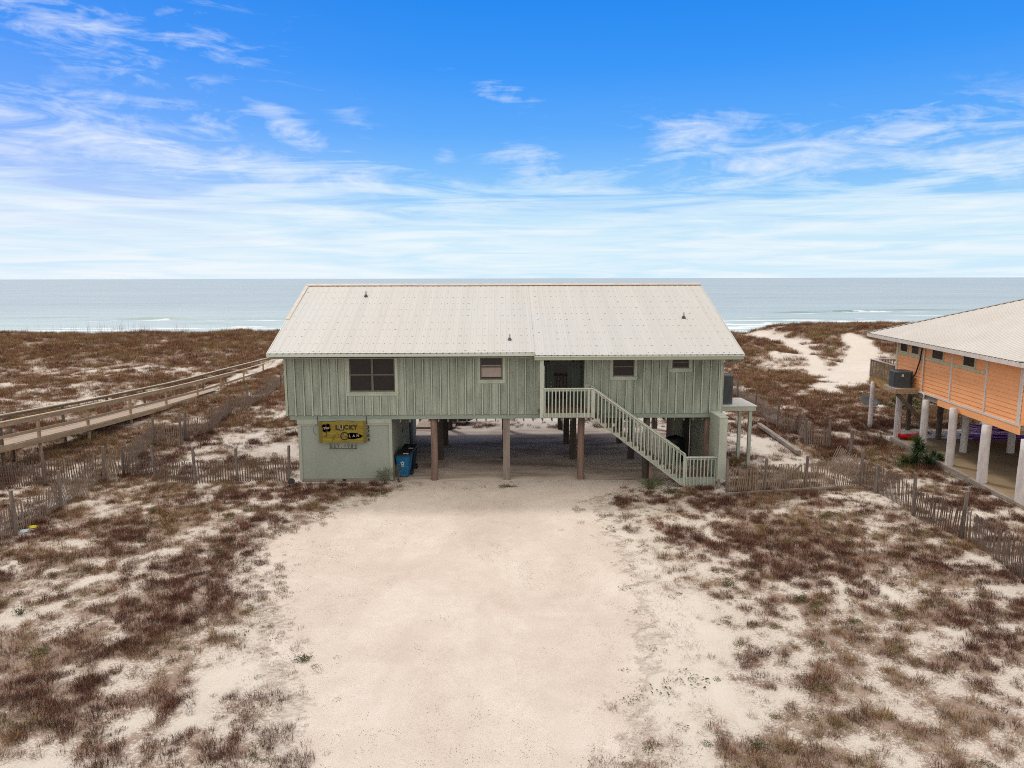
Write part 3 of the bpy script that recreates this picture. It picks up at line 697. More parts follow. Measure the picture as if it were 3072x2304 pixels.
# front wall with openings
wins = [(1050, 1186, 1066, 1173), (1441, 1508, 1062, 1138), (1837, 1901, 1072, 1130), (2014, 2064, 1074, 1106)]
ops = [(xy(a, YF), xy(b_, YF), zy(d_, YF), min(Z1 - .04, zy(c_, YF) + .25)) for a, b_, c_, d_ in wins]
PX0, PX1 = xy(1622, YF), xy(1752, YF)
allops = ops + [(PX0, PX1, Z0 - .01, Z1 + .1)]
def wall_grid(mb, x0, x1, z0, z1, openings, y, depth):
    xs = sorted({x0, x1} | {o[0] for o in openings} | {o[1] for o in openings}); zs = sorted({z0, z1} | {min(z1, max(z0, o[2])) for o in openings} | {min(z1, max(z0, o[3])) for o in openings})
    for i in range(len(xs) - 1):
        for j in range(len(zs) - 1):
            cx, cz = (xs[i] + xs[i + 1]) / 2, (zs[j] + zs[j + 1]) / 2
            if any(o[0] < cx < o[1] and o[2] < cz < o[3] for o in openings): continue
            mb.add([(xs[i], y, zs[j]), (xs[i + 1], y, zs[j]), (xs[i + 1], y, zs[j + 1]), (xs[i], y, zs[j + 1])], [(0, 1, 2, 3)])
    for a, b_, c_, d_ in openings:
        c_ = max(c_, z0); d_ = min(d_, z1)
        mb.add([(a, y, c_), (a, y, d_), (a, y + depth, d_), (a, y + depth, c_)], [(0, 1, 2, 3)]); mb.add([(b_, y, c_), (b_, y, d_), (b_, y + depth, d_), (b_, y + depth, c_)], [(3, 2, 1, 0)])
        mb.add([(a, y, c_), (b_, y, c_), (b_, y + depth, c_), (a, y + depth, c_)], [(3, 2, 1, 0)]); mb.add([(a, y, d_), (b_, y, d_), (b_, y + depth, d_), (a, y + depth, d_)], [(0, 1, 2, 3)])
mb = MB(); wall_grid(mb, XL, XR, Z0, Z1, allops, YF, .12)
x = XL + .04; rb = random.Random(3); TR = .13
def hits(x, tr=TR): return [o for o in ops if o[0] - tr < x < o[1] + tr]
while x < XR - .03:
    w_ = .055 + .012 * (rb.random() < .3)
    if not (PX0 - .02 < x < PX1 + .02):
        h_ = hits(x)
        if h_:
            mb.box((x - w_ / 2, YF - .038, Z0 - .01), (x + w_ / 2, YF - .001, h_[0][2] - .19), 1)
            if h_[0][3] + .2 < Z1: mb.box((x - w_ / 2, YF - .026, h_[0][3] + .13), (x + w_ / 2, YF - .001, Z1), 1)
        else: mb.box((x - w_ / 2, YF - .038, Z0 - .01), (x + w_ / 2, YF - .001, Z1), 1)
        zt_ = h_[0][2] - .19 if h_ else Z1
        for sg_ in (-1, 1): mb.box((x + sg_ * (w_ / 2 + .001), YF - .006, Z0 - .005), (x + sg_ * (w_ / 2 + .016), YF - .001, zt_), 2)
    x += .362 * rb.uniform(.96, 1.04)
mb.box((XL - .02, YF - .035, Z0 - .012), (XL + .07, YF + .1, Z1), 1); mb.box((XR - .08, YF - .035, Z0 - .012), (XR + .02, YF + .1, Z1), 1)
front = mb.build('front_wall', [M['siding'], M['batten'], M['grime_shade']], house)
mb = MB()
for xw, sg in ((XL, -1), (XR, 1)):
    mb = MB()
    mb.add([(xw, YF, Z0), (xw, YB, Z0), (xw, YB, Z1), (xw, (YB + YF) / 2 + .4, roofz((YB + YF) / 2 + .4) - .18), (xw, YF, Z1)], [(0, 1, 2, 3, 4) if sg > 0 else (4, 3, 2, 1, 0)])
    y = YF + .3
    while y < YB:
        mb.box((xw + sg * .001, y - .03, Z0 - .01), (xw + sg * .026, y + .03, min(Z1, roofz(y) - .2)), 1); y += .365
    mb.build('side_wall', [M['siding'], M['batten']], house)
mb = MB(); mb.add([(XL, YB, Z0), (XR, YB, Z0), (XR, YB, Z1), (XL, YB, Z1)], [(3, 2, 1, 0)])
for i in range(5): mb.box((-7 + i * 3.4, YB + .002, 3.2), (-5.2 + i * 3.4, YB + .05, 5.2), 1)
mb.build('rear_wall', [M['siding'], M['glass']], house)
# windows
def window(o, style, mats=(M['frame'], M['glass'])):
    x0, x1, z0, z1 = o
    fr = MB(); y = YF + .05; t = .05
    fr.box((x0, y - .03, z0), (x0 + t, y + .03, z1)); fr.box((x1 - t, y - .03, z0), (x1, y + .03, z1)); fr.box((x0 + t, y - .03, z0), (x1 - t, y + .03, z0 + t)); fr.box((x0 + t, y - .03, z1 - t), (x1 - t, y + .03, z1))
    zm = (z0 + z1) / 2 + (-.03 if style != 'b' else .04)
    if style == 'double':
        xm = (x0 + x1) / 2; fr.box((xm - .045, y - .032, z0 + t), (xm + .045, y + .03, z1 - t))
        fr.box((x0 + t, y - .015, zm - .025), (xm - .045, y + .02, zm + .025)); fr.box((xm + .045, y - .015, zm - .025), (x1 - t, y + .02, zm + .025))
    else: fr.box((x0 + t, y - .02, zm - .03), (x1 - t, y + .02, zm + .03))
    wo = fr.build('window', mats[0], house)
    pn = MB(); pn.add([(x0 + .02, y + .022, z0 + .02), (x1 - .02, y + .022, z0 + .02), (x1 - .02, y + .022, z1 - .02), (x0 + .02, y + .022, z1 - .02)], [(0, 1, 2, 3)])
    p_ = pn.build('pane', mats[1], wo); 
    tr = MB(); g = .012
    tr.box((x0 - .12, YF - .03, z0 - .02), (x0 - .002, YF - .001, z1 + .1)); tr.box((x1 + .002, YF - .03, z0 - .02), (x1 + .12, YF - .001, z1 + .1))
    tr.box((x0 - .16, YF - .055, z0 - .07), (x1 + .16, YF - .001, z0 - .022)); tr.box((x0 - .13, YF - .033, z0 - .17), (x1 + .13, YF - .001, z0 - .072))
    if z1 + .12 < Z1: tr.box((x0 + .0, YF - .03, z1 + .002), (x1, YF - .001, z1 + .1))
    tr.build('frame', M['batten'], wo)
    return wo
tag(window(ops[0], 'double', (M['frame_lt'], M['glass'])), 'wide double window with dark bronze frame above the yellow sign')
w2_ = window(ops[1], 'b'); window(ops[2], 'a'); window(ops[3], 'a')
mb = MB(); o = ops[1]; mb.box((o[0] + .05, YF + .055, o[2] + .1), (o[1] - .05, YF + .068, (o[2] + o[3]) / 2 + .12)); mb.build('shade', M['blind'], w2_)
# porch recess
YP = 31.35
mb = MB()
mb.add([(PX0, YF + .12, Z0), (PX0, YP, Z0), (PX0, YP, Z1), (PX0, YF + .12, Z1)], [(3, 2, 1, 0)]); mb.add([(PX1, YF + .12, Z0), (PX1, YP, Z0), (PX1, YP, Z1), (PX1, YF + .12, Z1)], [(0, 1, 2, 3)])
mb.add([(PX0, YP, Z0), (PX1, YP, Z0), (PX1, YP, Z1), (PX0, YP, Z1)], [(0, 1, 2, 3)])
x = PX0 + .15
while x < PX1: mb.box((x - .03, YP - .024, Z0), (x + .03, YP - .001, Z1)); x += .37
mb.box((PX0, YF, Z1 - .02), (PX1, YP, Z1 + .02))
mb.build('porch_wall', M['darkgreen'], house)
DX0, DX1 = xy(1647, YP), xy(1714, YP)
mb = MB(); mb.box((DX0, YP - .07, Z0 + .05), (DX1, YP - .026, Z0 + 2.1)); door = mb.build('door', M['door'], house)
mb = MB(); mb.box((DX0 - .1, YP - .05, Z0), (DX0 - .005, YP - .027, Z0 + 2.2)); mb.box((DX1 + .005, YP - .05, Z0), (DX1 + .1, YP - .027, Z0 + 2.2)); mb.box((DX0 - .1, YP - .05, Z0 + 2.105), (DX1 + .1, YP - .028, Z0 + 2.2)); mb.build('door_frame', M['darkgreen'], door)
mb = MB(); gx0, gx1 = xy(1661, YP), xy(1701, YP); mb.box((gx0, YP - .078, Z0 + .45), (gx1, YP - .072, Z0 + 1.98)); mb.build('door_glass', M['glass'], door)
mb = MB(); 
for zz, nm_ in ((1.02, 'handle'), (1.2, 'lock')): mb = MB(); mb.tube((DX0 + .08, YP - .075, Z0 + zz), (DX0 + .08, YP - .13, Z0 + zz), .03, .026, 8); mb.build(nm_, M['steel'], door)
for xx in (PX0 + .18, xy(1733, YP)):
    mb = MB(); mb.box((xx - .07, YF + .2, 5.28), (xx + .07, YF + .36, 5.40)); mb.tube((xx, YF + .28, 5.28), (xx, YF + .28, 5.2), .05, .06, 8); mb.build('porch_lamp', M['iron'], house)
# floor structure and beams
mb = MB(); mb.box((XL + .05, YF + .16, 2.8), (XR - .05, YB - .02, 2.95))
x = XL + .3
while x < XR - .2: mb.box((x - .025, YF + .17, 2.62), (x + .025, YB - .1, 2.799)); x += .41
mb.build('floor_frame', M['under'], house)
mb = MB(); mb.box((XL + .12, YF + .03, 2.775), (PX0 - .02, YF + .13, Z0 - .013)); mb.box((PX1 + .5, YF + .03, 2.775), (XR - .05, YF + .13, Z0 - .013)); mb.box((PX0 - .02, YF + .04, 2.78), (PX1 + .5, YF + .13, Z0 - .014))
mb.build('rim_beam', M['beam'], house)
for yy in (33.6, 37.05): one('girder', M['under'], house, 'box', (XL + .4, yy - .12, 2.36), (XR - .1, yy + .12, 2.61))
# piles
def pile(parent, x, y, z0, z1, r, m_, name='piling', sq=False, n=12, seed=0, flute=False):
    rn = random.Random(seed); mb = MB()
    if sq:
        mb.beam((x, y, z0), (x + rn.uniform(-.01, .01), y, z1), r * 2, r * 2, (0, 1, 0))
    else:
        rings = 6; nn = 24 if flute else n
        vs = []; fs = []
        ox = rn.uniform(-.03, .03)
        for j in range(rings + 1):
            t = j / rings; rr = r * (1.06 - .10 * t) * rn.uniform(.98, 1.02)
            for i in range(nn):
                a = 6.2832 * i / nn; q = rr * (1 if not flute else (1.0 if i % 2 else .88)); vs.append((x + ox * math.sin(t * 3) + q * math.cos(a), y + q * math.sin(a), z0 + (z1 - z0) * t))
        for j in range(rings):
            for i in range(nn): fs.append((j * nn + i, j * nn + (i + 1) % nn, (j + 1) * nn + (i + 1) % nn, (j + 1) * nn + i))
        fs.append(tuple(range(rings * nn, rings * nn + nn))); mb.add(vs, fs)
    return mb.build(name, m_, parent, smooth=not (sq or flute))
cols = [xy(1299, 30.25), xy(1519, 30.25), xy(1746, 30.25), xy(1943, 30.25), xy(2128, 30.25)]
for i, cx in enumerate(cols):
    for j, yy in enumerate((30.28, 33.75, 37.05, 40.7)):
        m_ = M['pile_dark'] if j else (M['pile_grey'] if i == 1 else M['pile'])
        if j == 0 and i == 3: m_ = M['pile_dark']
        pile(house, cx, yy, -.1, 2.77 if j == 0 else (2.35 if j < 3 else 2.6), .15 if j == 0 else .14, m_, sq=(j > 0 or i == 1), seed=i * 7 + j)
# stair side post
# enclosed room at the left
RX0, RX1, RY1 = xy(890, YF), xy(1170, YF), 39.3
mb = MB(); mb.box((RX0, YF + .06, .16), (RX1, RY1, 2.774)); mb.build('storage_room', M['room'], house)
mb = MB(); mb.box((RX0 - .03, YF + .02, .10), (RX0 + .10, YF + .059, 2.6)); mb.box((RX1 - .10, YF + .02, .10), (RX1 + .03, YF + .059, 2.6)); mb.box((RX0 + .1, YF + .025, 2.52), (RX1 - .1, YF + .059, 2.6)); mb.box((RX0 - .06, YF + .0, 2.6), (RX1 + .03, YF + .055, 2.79))
mb.build('corner_trim', M['trim'], house)
mb = MB(); mb.box((RX0 + .03, YF + .07, -.1), (RX1 - .03, RY1 - .02, .158)); mb.box((xy(1018, YF), YF + .055, .05), (xy(1028, YF), YF + .069, .14), 1); mb.build('block_footing', [M['block'], M['iron']], house)
mb = MB(); mb.box((RX1 + .002, 36.3, .1), (RX1 + .05, 37.4, 2.2)); sd_ = mb.build('room_door', M['iron'], house)
mb = MB(); mb.box((RX1 + .002, 33.55, 1.45), (RX1 + .03, 33.65, 1.62)); mb.build('outlet_box', M['iron'], house)
# grey partition right, inside the carport
px0 = xy(2022, 34.6)
mb = MB(); mb.box((px0, 34.55, .05), (XR - .25, 34.65, 2.6)); mb.box((XR - .3, 30.6, .05), (XR - .2, 34.549, 2.6)); mb.build('carport_partition', M['trim'], house)
mb = MB(); mb.tube((xy(2073, 30.9), 30.9, .4), (xy(2073, 30.9), 30.9, 2.78), .014, .014, 6); mb.build('pipe', M['white'], house)

# roof
def roof_plane(mb, x0, x1, y0, y1, sp=.262, dz=0.0):
    n = max(1, int(round((x1 - x0) / sp))); prof = []
    st = (x1 - x0) / n
    for i in range(n):
        a = x0 + i * st
        prof += [(a, .0), (a + st * .5 - .035, .0), (a + st * .5 - .014, .009), (a + st * .5 + .014, .009), (a + st * .5 + .035, .0)]
    prof.append((x1, 0))
    K = 10; vs = []
    for j in range(K + 1):
        y = y0 + (y1 - y0) * j / K
        for px_, pz in prof: vs.append((px_, y, roofz(y) + pz + dz + .008 * math.sin(px_ * .9 + j * .7) * (0 < j < K)))
    L = len(prof); fs = []
    for j in range(K):
        for i in range(L - 1):
            f = (j * L + i, j * L + i + 1, (j + 1) * L + i + 1, (j + 1) * L + i); fs.append(f if y1 > y0 else f[::-1])
    mb.add(vs, fs, 0)
    # screws
    rs = random.Random(int(x0 * 10))
    k = int(abs(y1 - y0) / .61)
    for j in range(k + 1):
        y = y0 + (y1 - y0) * (j + .25) / (k + .6)
        for i in range(n):
            for off in ((.10, .16) if i % 3 == 0 else (.13,)):
                if rs.random() < .25: continue
                xx = x0 + i * st + st * .5 + off * (1 if rs.random() < .8 else -1); z = roofz(y) + dz + .012
                r = .014
                mb.add([(xx - r, y - r, z - SLOPE * r), (xx + r, y - r, z - SLOPE * r), (xx + r, y + r, z + SLOPE * r), (xx - r, y + r, z + SLOPE * r)], [(0, 1, 2, 3)], 1)
roof_e = empty('roof', (0, YRG, ZRG)); roof_e.parent = house; roof_e.location = Vector((0, YRG, ZRG)) - house.location
mb = MB(); roof_plane(mb, xEL, xST, 29.05, YRG); roof_plane(mb, xST + .004, xER, 28.83, YRG); mb.build('front_slope', [M['roof'], M['screw']], roof_e)
mb = MB(); roof_plane(mb, xEL, xER, 2 * YRG - 29.05, YRG); mb.build('rear_slope', [M['roof'], M['screw']], roof_e)
mb = MB(); t = .10
yb = 2 * YRG - 29.05
for x0, x1, ye in ((xEL + .03, xST, 29.12), (xST + .01, xER - .03, 28.9)):
    mb.add([(x0, ye, roofz(ye) - t), (x1, ye, roofz(ye) - t), (x1, YRG, ZRG - t), (x0, YRG, ZRG - t)], [(3, 2, 1, 0)])
    mb.add([(x0, ye, roofz(ye) - .02), (x1, ye, roofz(ye) - .02), (x1, YRG, ZRG - .02), (x0, YRG, ZRG - .02)], [(0, 1, 2, 3)])
mb.add([(xEL + .03, yb - .05, roofz(yb) - t), (xER - .03, yb - .05, roofz(yb) - t), (xER - .03, YRG, ZRG - t), (xEL + .03, YRG, ZRG - t)], [(0, 1, 2, 3)])
mb.box((xEL + .05, 29.14, 5.50), (xST, YF - .03, 5.53)); mb.box((xST + .01, 28.9, 5.46), (xER - .05, YF - .03, 5.49))
mb.build('soffit', M['soffit'], roof_e)
def rake(x, ya, yb_, w_=.04, h0=.13, top=.03):
    mb.beam((x, ya, roofz(ya) + top - h0 / 2), (x, yb_, roofz(yb_) + top - h0 / 2), w_, h0)
for xr_, ye_k in ((xEL - .012, 29.05), (xER + .012, 28.85)): mb = MB(); rake(xr_, ye_k, YRG, .03, .15, .012); rake(xr_, yb, YRG, .03, .15, .012); mb.build('rake_board', M['gutter'], roof_e)
mb = MB(); ya = 32.0; mb.add([(xEL - .05, ya, roofz(ya) + .035), (xEL + .12, ya, roofz(ya) + .035), (xEL + .12, YRG, ZRG + .035), (xEL - .05, YRG, ZRG + .035)], [(0, 1, 2, 3)]); mb.box((xEL - .05, ya, roofz(ya) - .05), (xEL + .12, ya + .03, roofz(ya) + .033)); mb.add([(xEL - .05, ya, roofz(ya) + .035), (xEL - .05, YRG, ZRG + .035), (xEL - .05, YRG, ZRG - .1), (xEL - .05, ya, roofz(ya) - .1)], [(0, 1, 2, 3)]); mb.build('rake_trim', M['ridge'], roof_e)
mb = MB(); w_ = .17
for x0, x1, dz in ((xEL - .03, -4.0, .045), (-4.0, 1.2, .04), (1.2, xER + .03, .05)):
    mb.add([(x0, YRG - w_, ZRG - SLOPE * w_ + dz), (x1, YRG - w_, ZRG - SLOPE * w_ + dz), (x1, YRG, ZRG + dz + .02), (x0, YRG, ZRG + dz + .02), (x0, YRG + w_, ZRG - SLOPE * w_ + dz), (x1, YRG + w_, ZRG - SLOPE * w_ + dz)], [(0, 1, 2, 3), (3, 2, 5, 4)])
    mb.box((x0, YRG - w_ - .002, ZRG - SLOPE * w_ - .01), (x1, YRG - w_ + .012, ZRG - SLOPE * w_ + dz - .002), 1)
mb.build('ridge_cap', [M['ridge'], M['rust']], roof_e)
mb = MB(); ze = roofz(29.05); mb.box((xEL, 28.94, ze - .13), (xST - .003, 29.045, ze - .022)); mb.box((xEL + .02, 29.05, ze - .16), (xST - .01, 29.08, ze - .025), 1)
zr = roofz(28.83); mb.box((xST - .03, 28.75, zr - .075), (xER, 28.825, zr - .018)); mb.box((xST - .03, 28.77, zr - .20), (xER - .02, 28.835, zr - .08), 1)
mb.box((xST - .03, 28.84, zr - .20), (xST - .005, 29.3, ze - .02), 1)
# dark openings at the rib ends
for xa, xb, ye, zz in ((xEL, xST, 28.935, ze), (xST, xER, 28.745, zr)):
    n = int(round((xb - xa) / .262)); st = (xb - xa) / n
    for i in range(n): mb.box((xa + (i + .5) * st - .018, ye - .005, zz - .016), (xa + (i + .5) * st + .018, ye + .06, zz + .008), 2)
mb.build('gutter', [M['gutter'], M['fascia'], M['iron']], roof_e)
nrm = Vector((0, -SLOPE, 1)).normalized()
for u, v, lean in ((1098, 888, 0), (1529, 1018, 0), (2051, 952, 0)):
    p = at_pl(u, v, (0, YRG, ZRG + .02), nrm); mb = MB()
    mb.tube(p + Vector((0, 0, -.08)), p + Vector((0, 0, .07)), .12, .05, 12, 0); mb.tube(p + Vector((0, 0, .07)), p + Vector((0, 0, .22)), .035, .035, 10, 1); mb.build('vent_pipe', [M['darkmetal'] if u != 1529 else M['acgrey'], M['steel']], roof_e)
mb = MB(); mb.path([(xER - .12, 28.9, 5.42), (xER - .18, 29.2, 5.33), (XR + .06, 29.9, 5.12), (XR + .06, 30.05, 5.05), (XR + .06, 30.05, .2)], .04, 8); mb.build('downspout', M['trim'], house)

# porch post, landing, staircase
YS = 28.85
LX0, LX1 = xy(1632, YS), xy(1782, YS); PXP = xy(1620, YS)
mb = MB(); mb.box((PXP, YS, 3.03), (PXP + .15, YS + .15, 5.45)); mb.box((PXP + .151, YS + .03, 3.2), (PXP + .18, YS + .07, 5.2), 1); mb.build('porch_post', [M['rail'], M['gutter']], house)
mb = MB(); mb.box((PXP - .02, YS + .08, 3.04), (LX1 - .08, YF - .003, 3.17), 0)
yb_ = YS + .06
mb.box((PXP + .16, YS + .045, 3.03), (LX1, YS + .075, 3.22), 1)
y = YS + .08
while y < YP - .1: mb.box((PXP + .02 if y > YF - .01 and False else (PXP + .0 if y < YF - .15 else PX0 + .005), y, 3.172), ((LX1 - .02) if y < YF - .15 else PX1 - .005, y + .135, 3.20), 2); y += .145
mb.build('landing', [M['under'], M['rail'], M['tread']], house)
NS = 14; SX0 = LX1; SZ0 = 3.20; SX1 = xy(2060, YS); RUN = (SX1 - SX0) / NS; SZ1 = .42; RISE = (SZ0 - SZ1) / NS
stair = empty('staircase', (SX0, YS, 0)); stair.parent = house; stair.location = Vector((SX0, YS, 0)) - house.location
for yy in (YS + .03, YF - .13):
    poly = [(SX0, SZ0 - .03)]
    for i in range(NS):
        poly.append((SX0 + i * RUN, SZ0 - (i + 1) * RISE - .03) if i else (SX0, SZ0 - RISE - .03)); poly.append((SX0 + (i + 1) * RUN, SZ0 - (i + 1) * RISE - .03))
    poly += [(SX1, SZ1 - .40), (SX1 - .1, SZ1 - .40 + .05), (SX0 - .05, SZ0 - .20)]
    mb = MB()
    # as a strip of convex pieces
    k = (SZ0 - .20 - (SZ1 - .35)) / (SX1 - SX0 + .0)
    for i in range(NS):
        xa, xb = SX0 + i * RUN, SX0 + (i + 1) * RUN; zt = SZ0 - (i + 1) * RISE - .03
        mb.prism([(xa, SZ0 - .20 - k * (xa - SX0) - .06), (xb, SZ0 - .20 - k * (xb - SX0) - .06), (xb, zt), (xa, zt)], yy, yy + .045)
    mb.build('stringer', M['rail'], stair)
for i in range(NS - 1):
    xa = SX0 + i * RUN; z = SZ0 - (i + 1) * RISE
    mb = MB(); mb.box((xa - .02, YS + .03, z - .028), (xa + RUN + .01, YF - .06, z + .008)); mb.build('tread', M['tread'], stair)
# lower landing
LLX1 = xy(2163, 28.7)
mb = MB(); mb.box((SX1, YS + .04, .02), (LLX1 - .01, YS + .08, .44), 0)
x = SX1 + .005
while x < LLX1 - .1: mb.box((x, YS + .085, .40), (x + .135, YF - .02, .43), 1); x += .14
mb.box((SX1 + .03, YS + .1, .12), (SX1 + .08, YF - .1, .398), 0)
mb.box((LLX1 - .15, YS + .1, -.1), (LLX1 - .05, YS + .2, .398), 1); mb.build('lower_landing', [M['rail'], M['tread']], house)
def railing(p0, p1, zb0, zb1, hh, nm='railing', bal=True, cap=True, start=.0, parent=house, yoff=-.02, dropb=.0):
    # p0,p1: (x, z_top) at both ends; zb: baluster bottoms
    e = empty(nm, (p0[0], YS, p0[1])); e.parent = parent
    t_ = Vector((0, 0, 0)); r_ = parent
    while r_ is not None: t_ += r_.location; r_ = r_.parent
    e.location = Vector((p0[0], yoff + 0, p0[1])) - t_
    y = yoff
    d = Vector((p1[0] - p0[0], 0, p1[1] - p0[1]))
    mb = MB(); mb.beam((p0[0], y + .03, p0[1]), (p1[0], y + .03, p1[1]), .14, .035, (0, 0, 1), 0); mb.build('top_rail', M['railtop'], e)
    mb = MB(); mb.beam((p0[0] + .02, y + .045, p0[1] - .075), (p1[0] - .02, y + .045, p1[1] - .075), .035, .085, (0, 0, 1), 0); mb.build('rail_board', M['rail'], e)
    if bal:
        n = int(abs(p1[0] - p0[0]) / .154)
        for i in range(n + 1):
            t = (i + .35) / (n + .7); x = p0[0] + (p1[0] - p0[0]) * t; zt = p0[1] + (p1[1] - p0[1]) * t; zb = zb0 + (zb1 - zb0) * t
            mb = MB(); mb.box((x - .022, y - .018, zb), (x + .022, y + .024, zt - .02)); mb.build('baluster', M['rail'], e)
    return e
zt_a = zy(1166, YS, 1700); zt_b = zy(1362, YS, 2060)
KS = (SZ0 - SZ1) / (SX1 - SX0)
railing((PXP + .155, zt_a), (LX1 - .03, zt_a), 3.05, 3.05, 1, yoff=YS)
railing((LX1 - .03, zt_a), (SX1 + .03, zt_b), SZ0 - .22, SZ1 - .30, 1, parent=house, yoff=YS)
zl = zy(1372, YS, 2100); railing((SX1 + .05, zl), (LLX1 - .02, zl), .08, .08, 1, yoff=YS)
# wall-side rail
railing((PX1 - .02, zt_a + .0), (LX1 - .03, zt_a), 3.2, 3.2, 1, bal=False, yoff=YF - .16)
railing((LX1 - .03, zt_a), (SX1 + .03, zt_b), SZ0 - .1, SZ1 - .1, 1, yoff=YF - .16)
for xx, za, zb in ((LX1 - .06, 3.03, zt_a - .02), (LX1 - .26, 3.03, zt_a - .02), (SX1 - .02, .02, zt_b - .03)):
    mb = MB(); mb.box((xx, YS - .02, za), (xx + .085, YS + .04, zb)); mb.build('newel_post', M['rail'], stair)
mb = MB(); mb.box((xy(1954, 29.1), 29.1, -.05), (xy(1962, 29.1) , 29.2, 1.5)); mb.build('stair_support', M['pile'], stair)
# wing wall at the stair foot
WX0, WX1 = xy(2163, 28.6), xy(2187, 28.6)
mb = MB(); mb.box((WX0, 28.6, .41), (WX1, YF - .04, 3.04)); mb.build('wing_wall', M['rail'], house)
mb = MB(); mb.box((WX0 - .02, 28.57, 3.043), (WX1 + .02, YF - .04, 3.075)); mb.build('wing_cap', M['railtop'], house)
mb = MB(); mb.box((WX0 + .02, 28.62, -.1), (WX0 + .13, 28.74, .408)); mb.build('wing_post', M['kerbwood'], house)

# carport slab
mb = MB(); mb.box((RX0 + .02, YF - .02, -.25), (XR + .1, 40.85, .012)); tag(mb.build('carport_slab', M['slab']), kind='structure')

# equipment platform + condenser
pe = empty('equipment_platform', (10.8, 33, 0), 'pale green raised platform on posts beside the green house, carrying a condenser', 'platform')
mb = MB(); mb.box((XR + .03, 31.85, 2.905), (11.92, 34.1, 2.94)); mb.build('platform_top', M['white'], pe)
mb = MB(); mb.box((XR + .03, 31.87, 2.70), (11.88, 31.92, 2.902)); mb.box((11.83, 31.925, 2.70), (11.88, 34.05, 2.902)); mb.box((XR + .03, 34.0, 2.70), (11.82, 34.05, 2.902)); mb.build('platform_frame', M['rail'], pe)
for x, y in ((11.66, 32.0), (11.66, 33.4), (11.66, 33.9)):
    if y < 33.5: one('leg', M['rail'], pe, 'box', (x - .07, y - .07, -.1), (x + .07, y + .07, 2.70))
def condenser(x, y, z, w_, h_, label, group, rz=0, rad=.16):
    e = empty('air_conditioner', (x, y, z), label, 'air conditioner', group)
    def ring(w2, zz, rr, n=5):
        out = []
        for k, (sx_, sy_) in enumerate(((1, 1), (-1, 1), (-1, -1), (1, -1))):
            for i in range(n):
                a = math.pi / 2 * (k + i / (n - 1)); out.append((sx_ * (w2 - rr) + rr * math.cos(a), sy_ * (w2 - rr) + rr * math.sin(a), zz))
        return out
    rm = Matrix.Translation((x, y, z)) @ Matrix.Rotation(rz, 4, 'Z')
    def loft(rings, cap=True, mi=0, mb=None):
        mb = mb or MB(); n = len(rings[0]); vs = [p for r_ in rings for p in r_]
        fs = [(j * n + i, j * n + (i + 1) % n, (j + 1) * n + (i + 1) % n, (j + 1) * n + i) for j in range(len(rings) - 1) for i in range(n)]
        if cap: fs += [tuple(range((len(rings) - 1) * n, len(rings) * n)), tuple(range(n))[::-1]]
        mb.add(vs, fs, mi); return mb
    w2 = w_ / 2
    loft([ring(w2 * .97, 0, rad), ring(w2 * .97, h_ - .08, rad)]).build('casing', M['acgrey2'], e, M=rm)
    mb = MB(); nf = 15
    for k in range(nf):
        t = -w2 + rad * .9 + (w_ - rad * 1.8) * k / (nf - 1)
        for a, b_ in (((t, -w2 * .975), 0), ((t, w2 * .975), 0), ((-w2 * .975, t), 1), ((w2 * .975, t), 1)):
            if b_ == 0: mb.box((a[0] - .012, a[1] - .012, .05), (a[0] + .012, a[1] + .012, h_ - .1))
            else: mb.box((a[0] - .012, a[1] - .012, .05), (a[0] + .012, a[1] + .012, h_ - .1))
    mb.build('louvre_panel', M['acgrey'], e, M=rm)
    mb = MB(); loft([ring(w2, 0.001, rad), ring(w2, .06, rad)], mb=mb); mb.build('base_pan', M['acgrey'], e, M=rm); mb = MB(); loft([ring(w2, h_ - .09, rad), ring(w2 * 1.01, h_ - .02, rad), ring(w2 * .93, h_, rad * .9)], mb=mb); mb.build('top_pan', M['acgrey'], e, M=rm)
    mb = MB()
    for r_ in (.1, .18, .26, .33):
        q = r_ * w_ / .8; P_ = [(q * math.cos(6.283 * i / 20), q * math.sin(6.283 * i / 20), h_ + .015) for i in range(21)]; mb.path(P_, .006, 4)
    mb.build('fan_guard', M['actop'] if rz == 0 else M['darkmetal'], e, M=rm)
    if rz: 
        mb = MB(); mb.box((-.16, -w2 - .02, h_ - .26), (-.06, -w2 + .0, h_ - .14)); mb.build('rating_plate', M['white'], e, M=rm)
    return e
condenser(10.50, 32.62, 2.94, .84, 1.36, 'tall dark grey condenser on the pale platform at the green house wall', 'air conditioners')

# ------------------------------------------------------------------ sign, numerals
YSG = YF - .10
sx0, sx1 = at_y(957, 1296, YSG).x, at_y(1099, 1296, YSG).x; sz1, sz0 = zy(1264, YSG, 1028), zy(1328, YSG, 1028)
cxs = (sx0 + sx1) / 2; W_ = sx1 - sx0; Hs = sz1 - sz0
sign = empty('house_sign', (cxs, YSG, sz0), 'yellow-stained wooden sign reading The Lucky Clam hung on the storage room wall', 'sign')
mb = MB()
for i in range(4): mb.box((sx0 + .12, YSG, sz0 + i * Hs / 4 + .004), (sx1 - .12, YSG + .03, sz0 + (i + 1) * Hs / 4)); 
mb.build('board', M['signwood'], sign)
mb = MB(); mb.box((sx0, YSG - .02, sz0 - .01), (sx0 + .118, YSG + .03, sz1 + .01)); mb.box((sx1 - .118, YSG - .02, sz0 - .01), (sx1, YSG + .03, sz1 + .01)); mb.build('frame', M['signframe'], sign)
mb = MB()
for u in (952, 1099): mb.tube((at_y(u, 1250, YSG).x, YSG + .04, sz1 - .12), (at_y(u, 1250, YSG).x, YSG + .04, 2.95), .014, .014, 6)
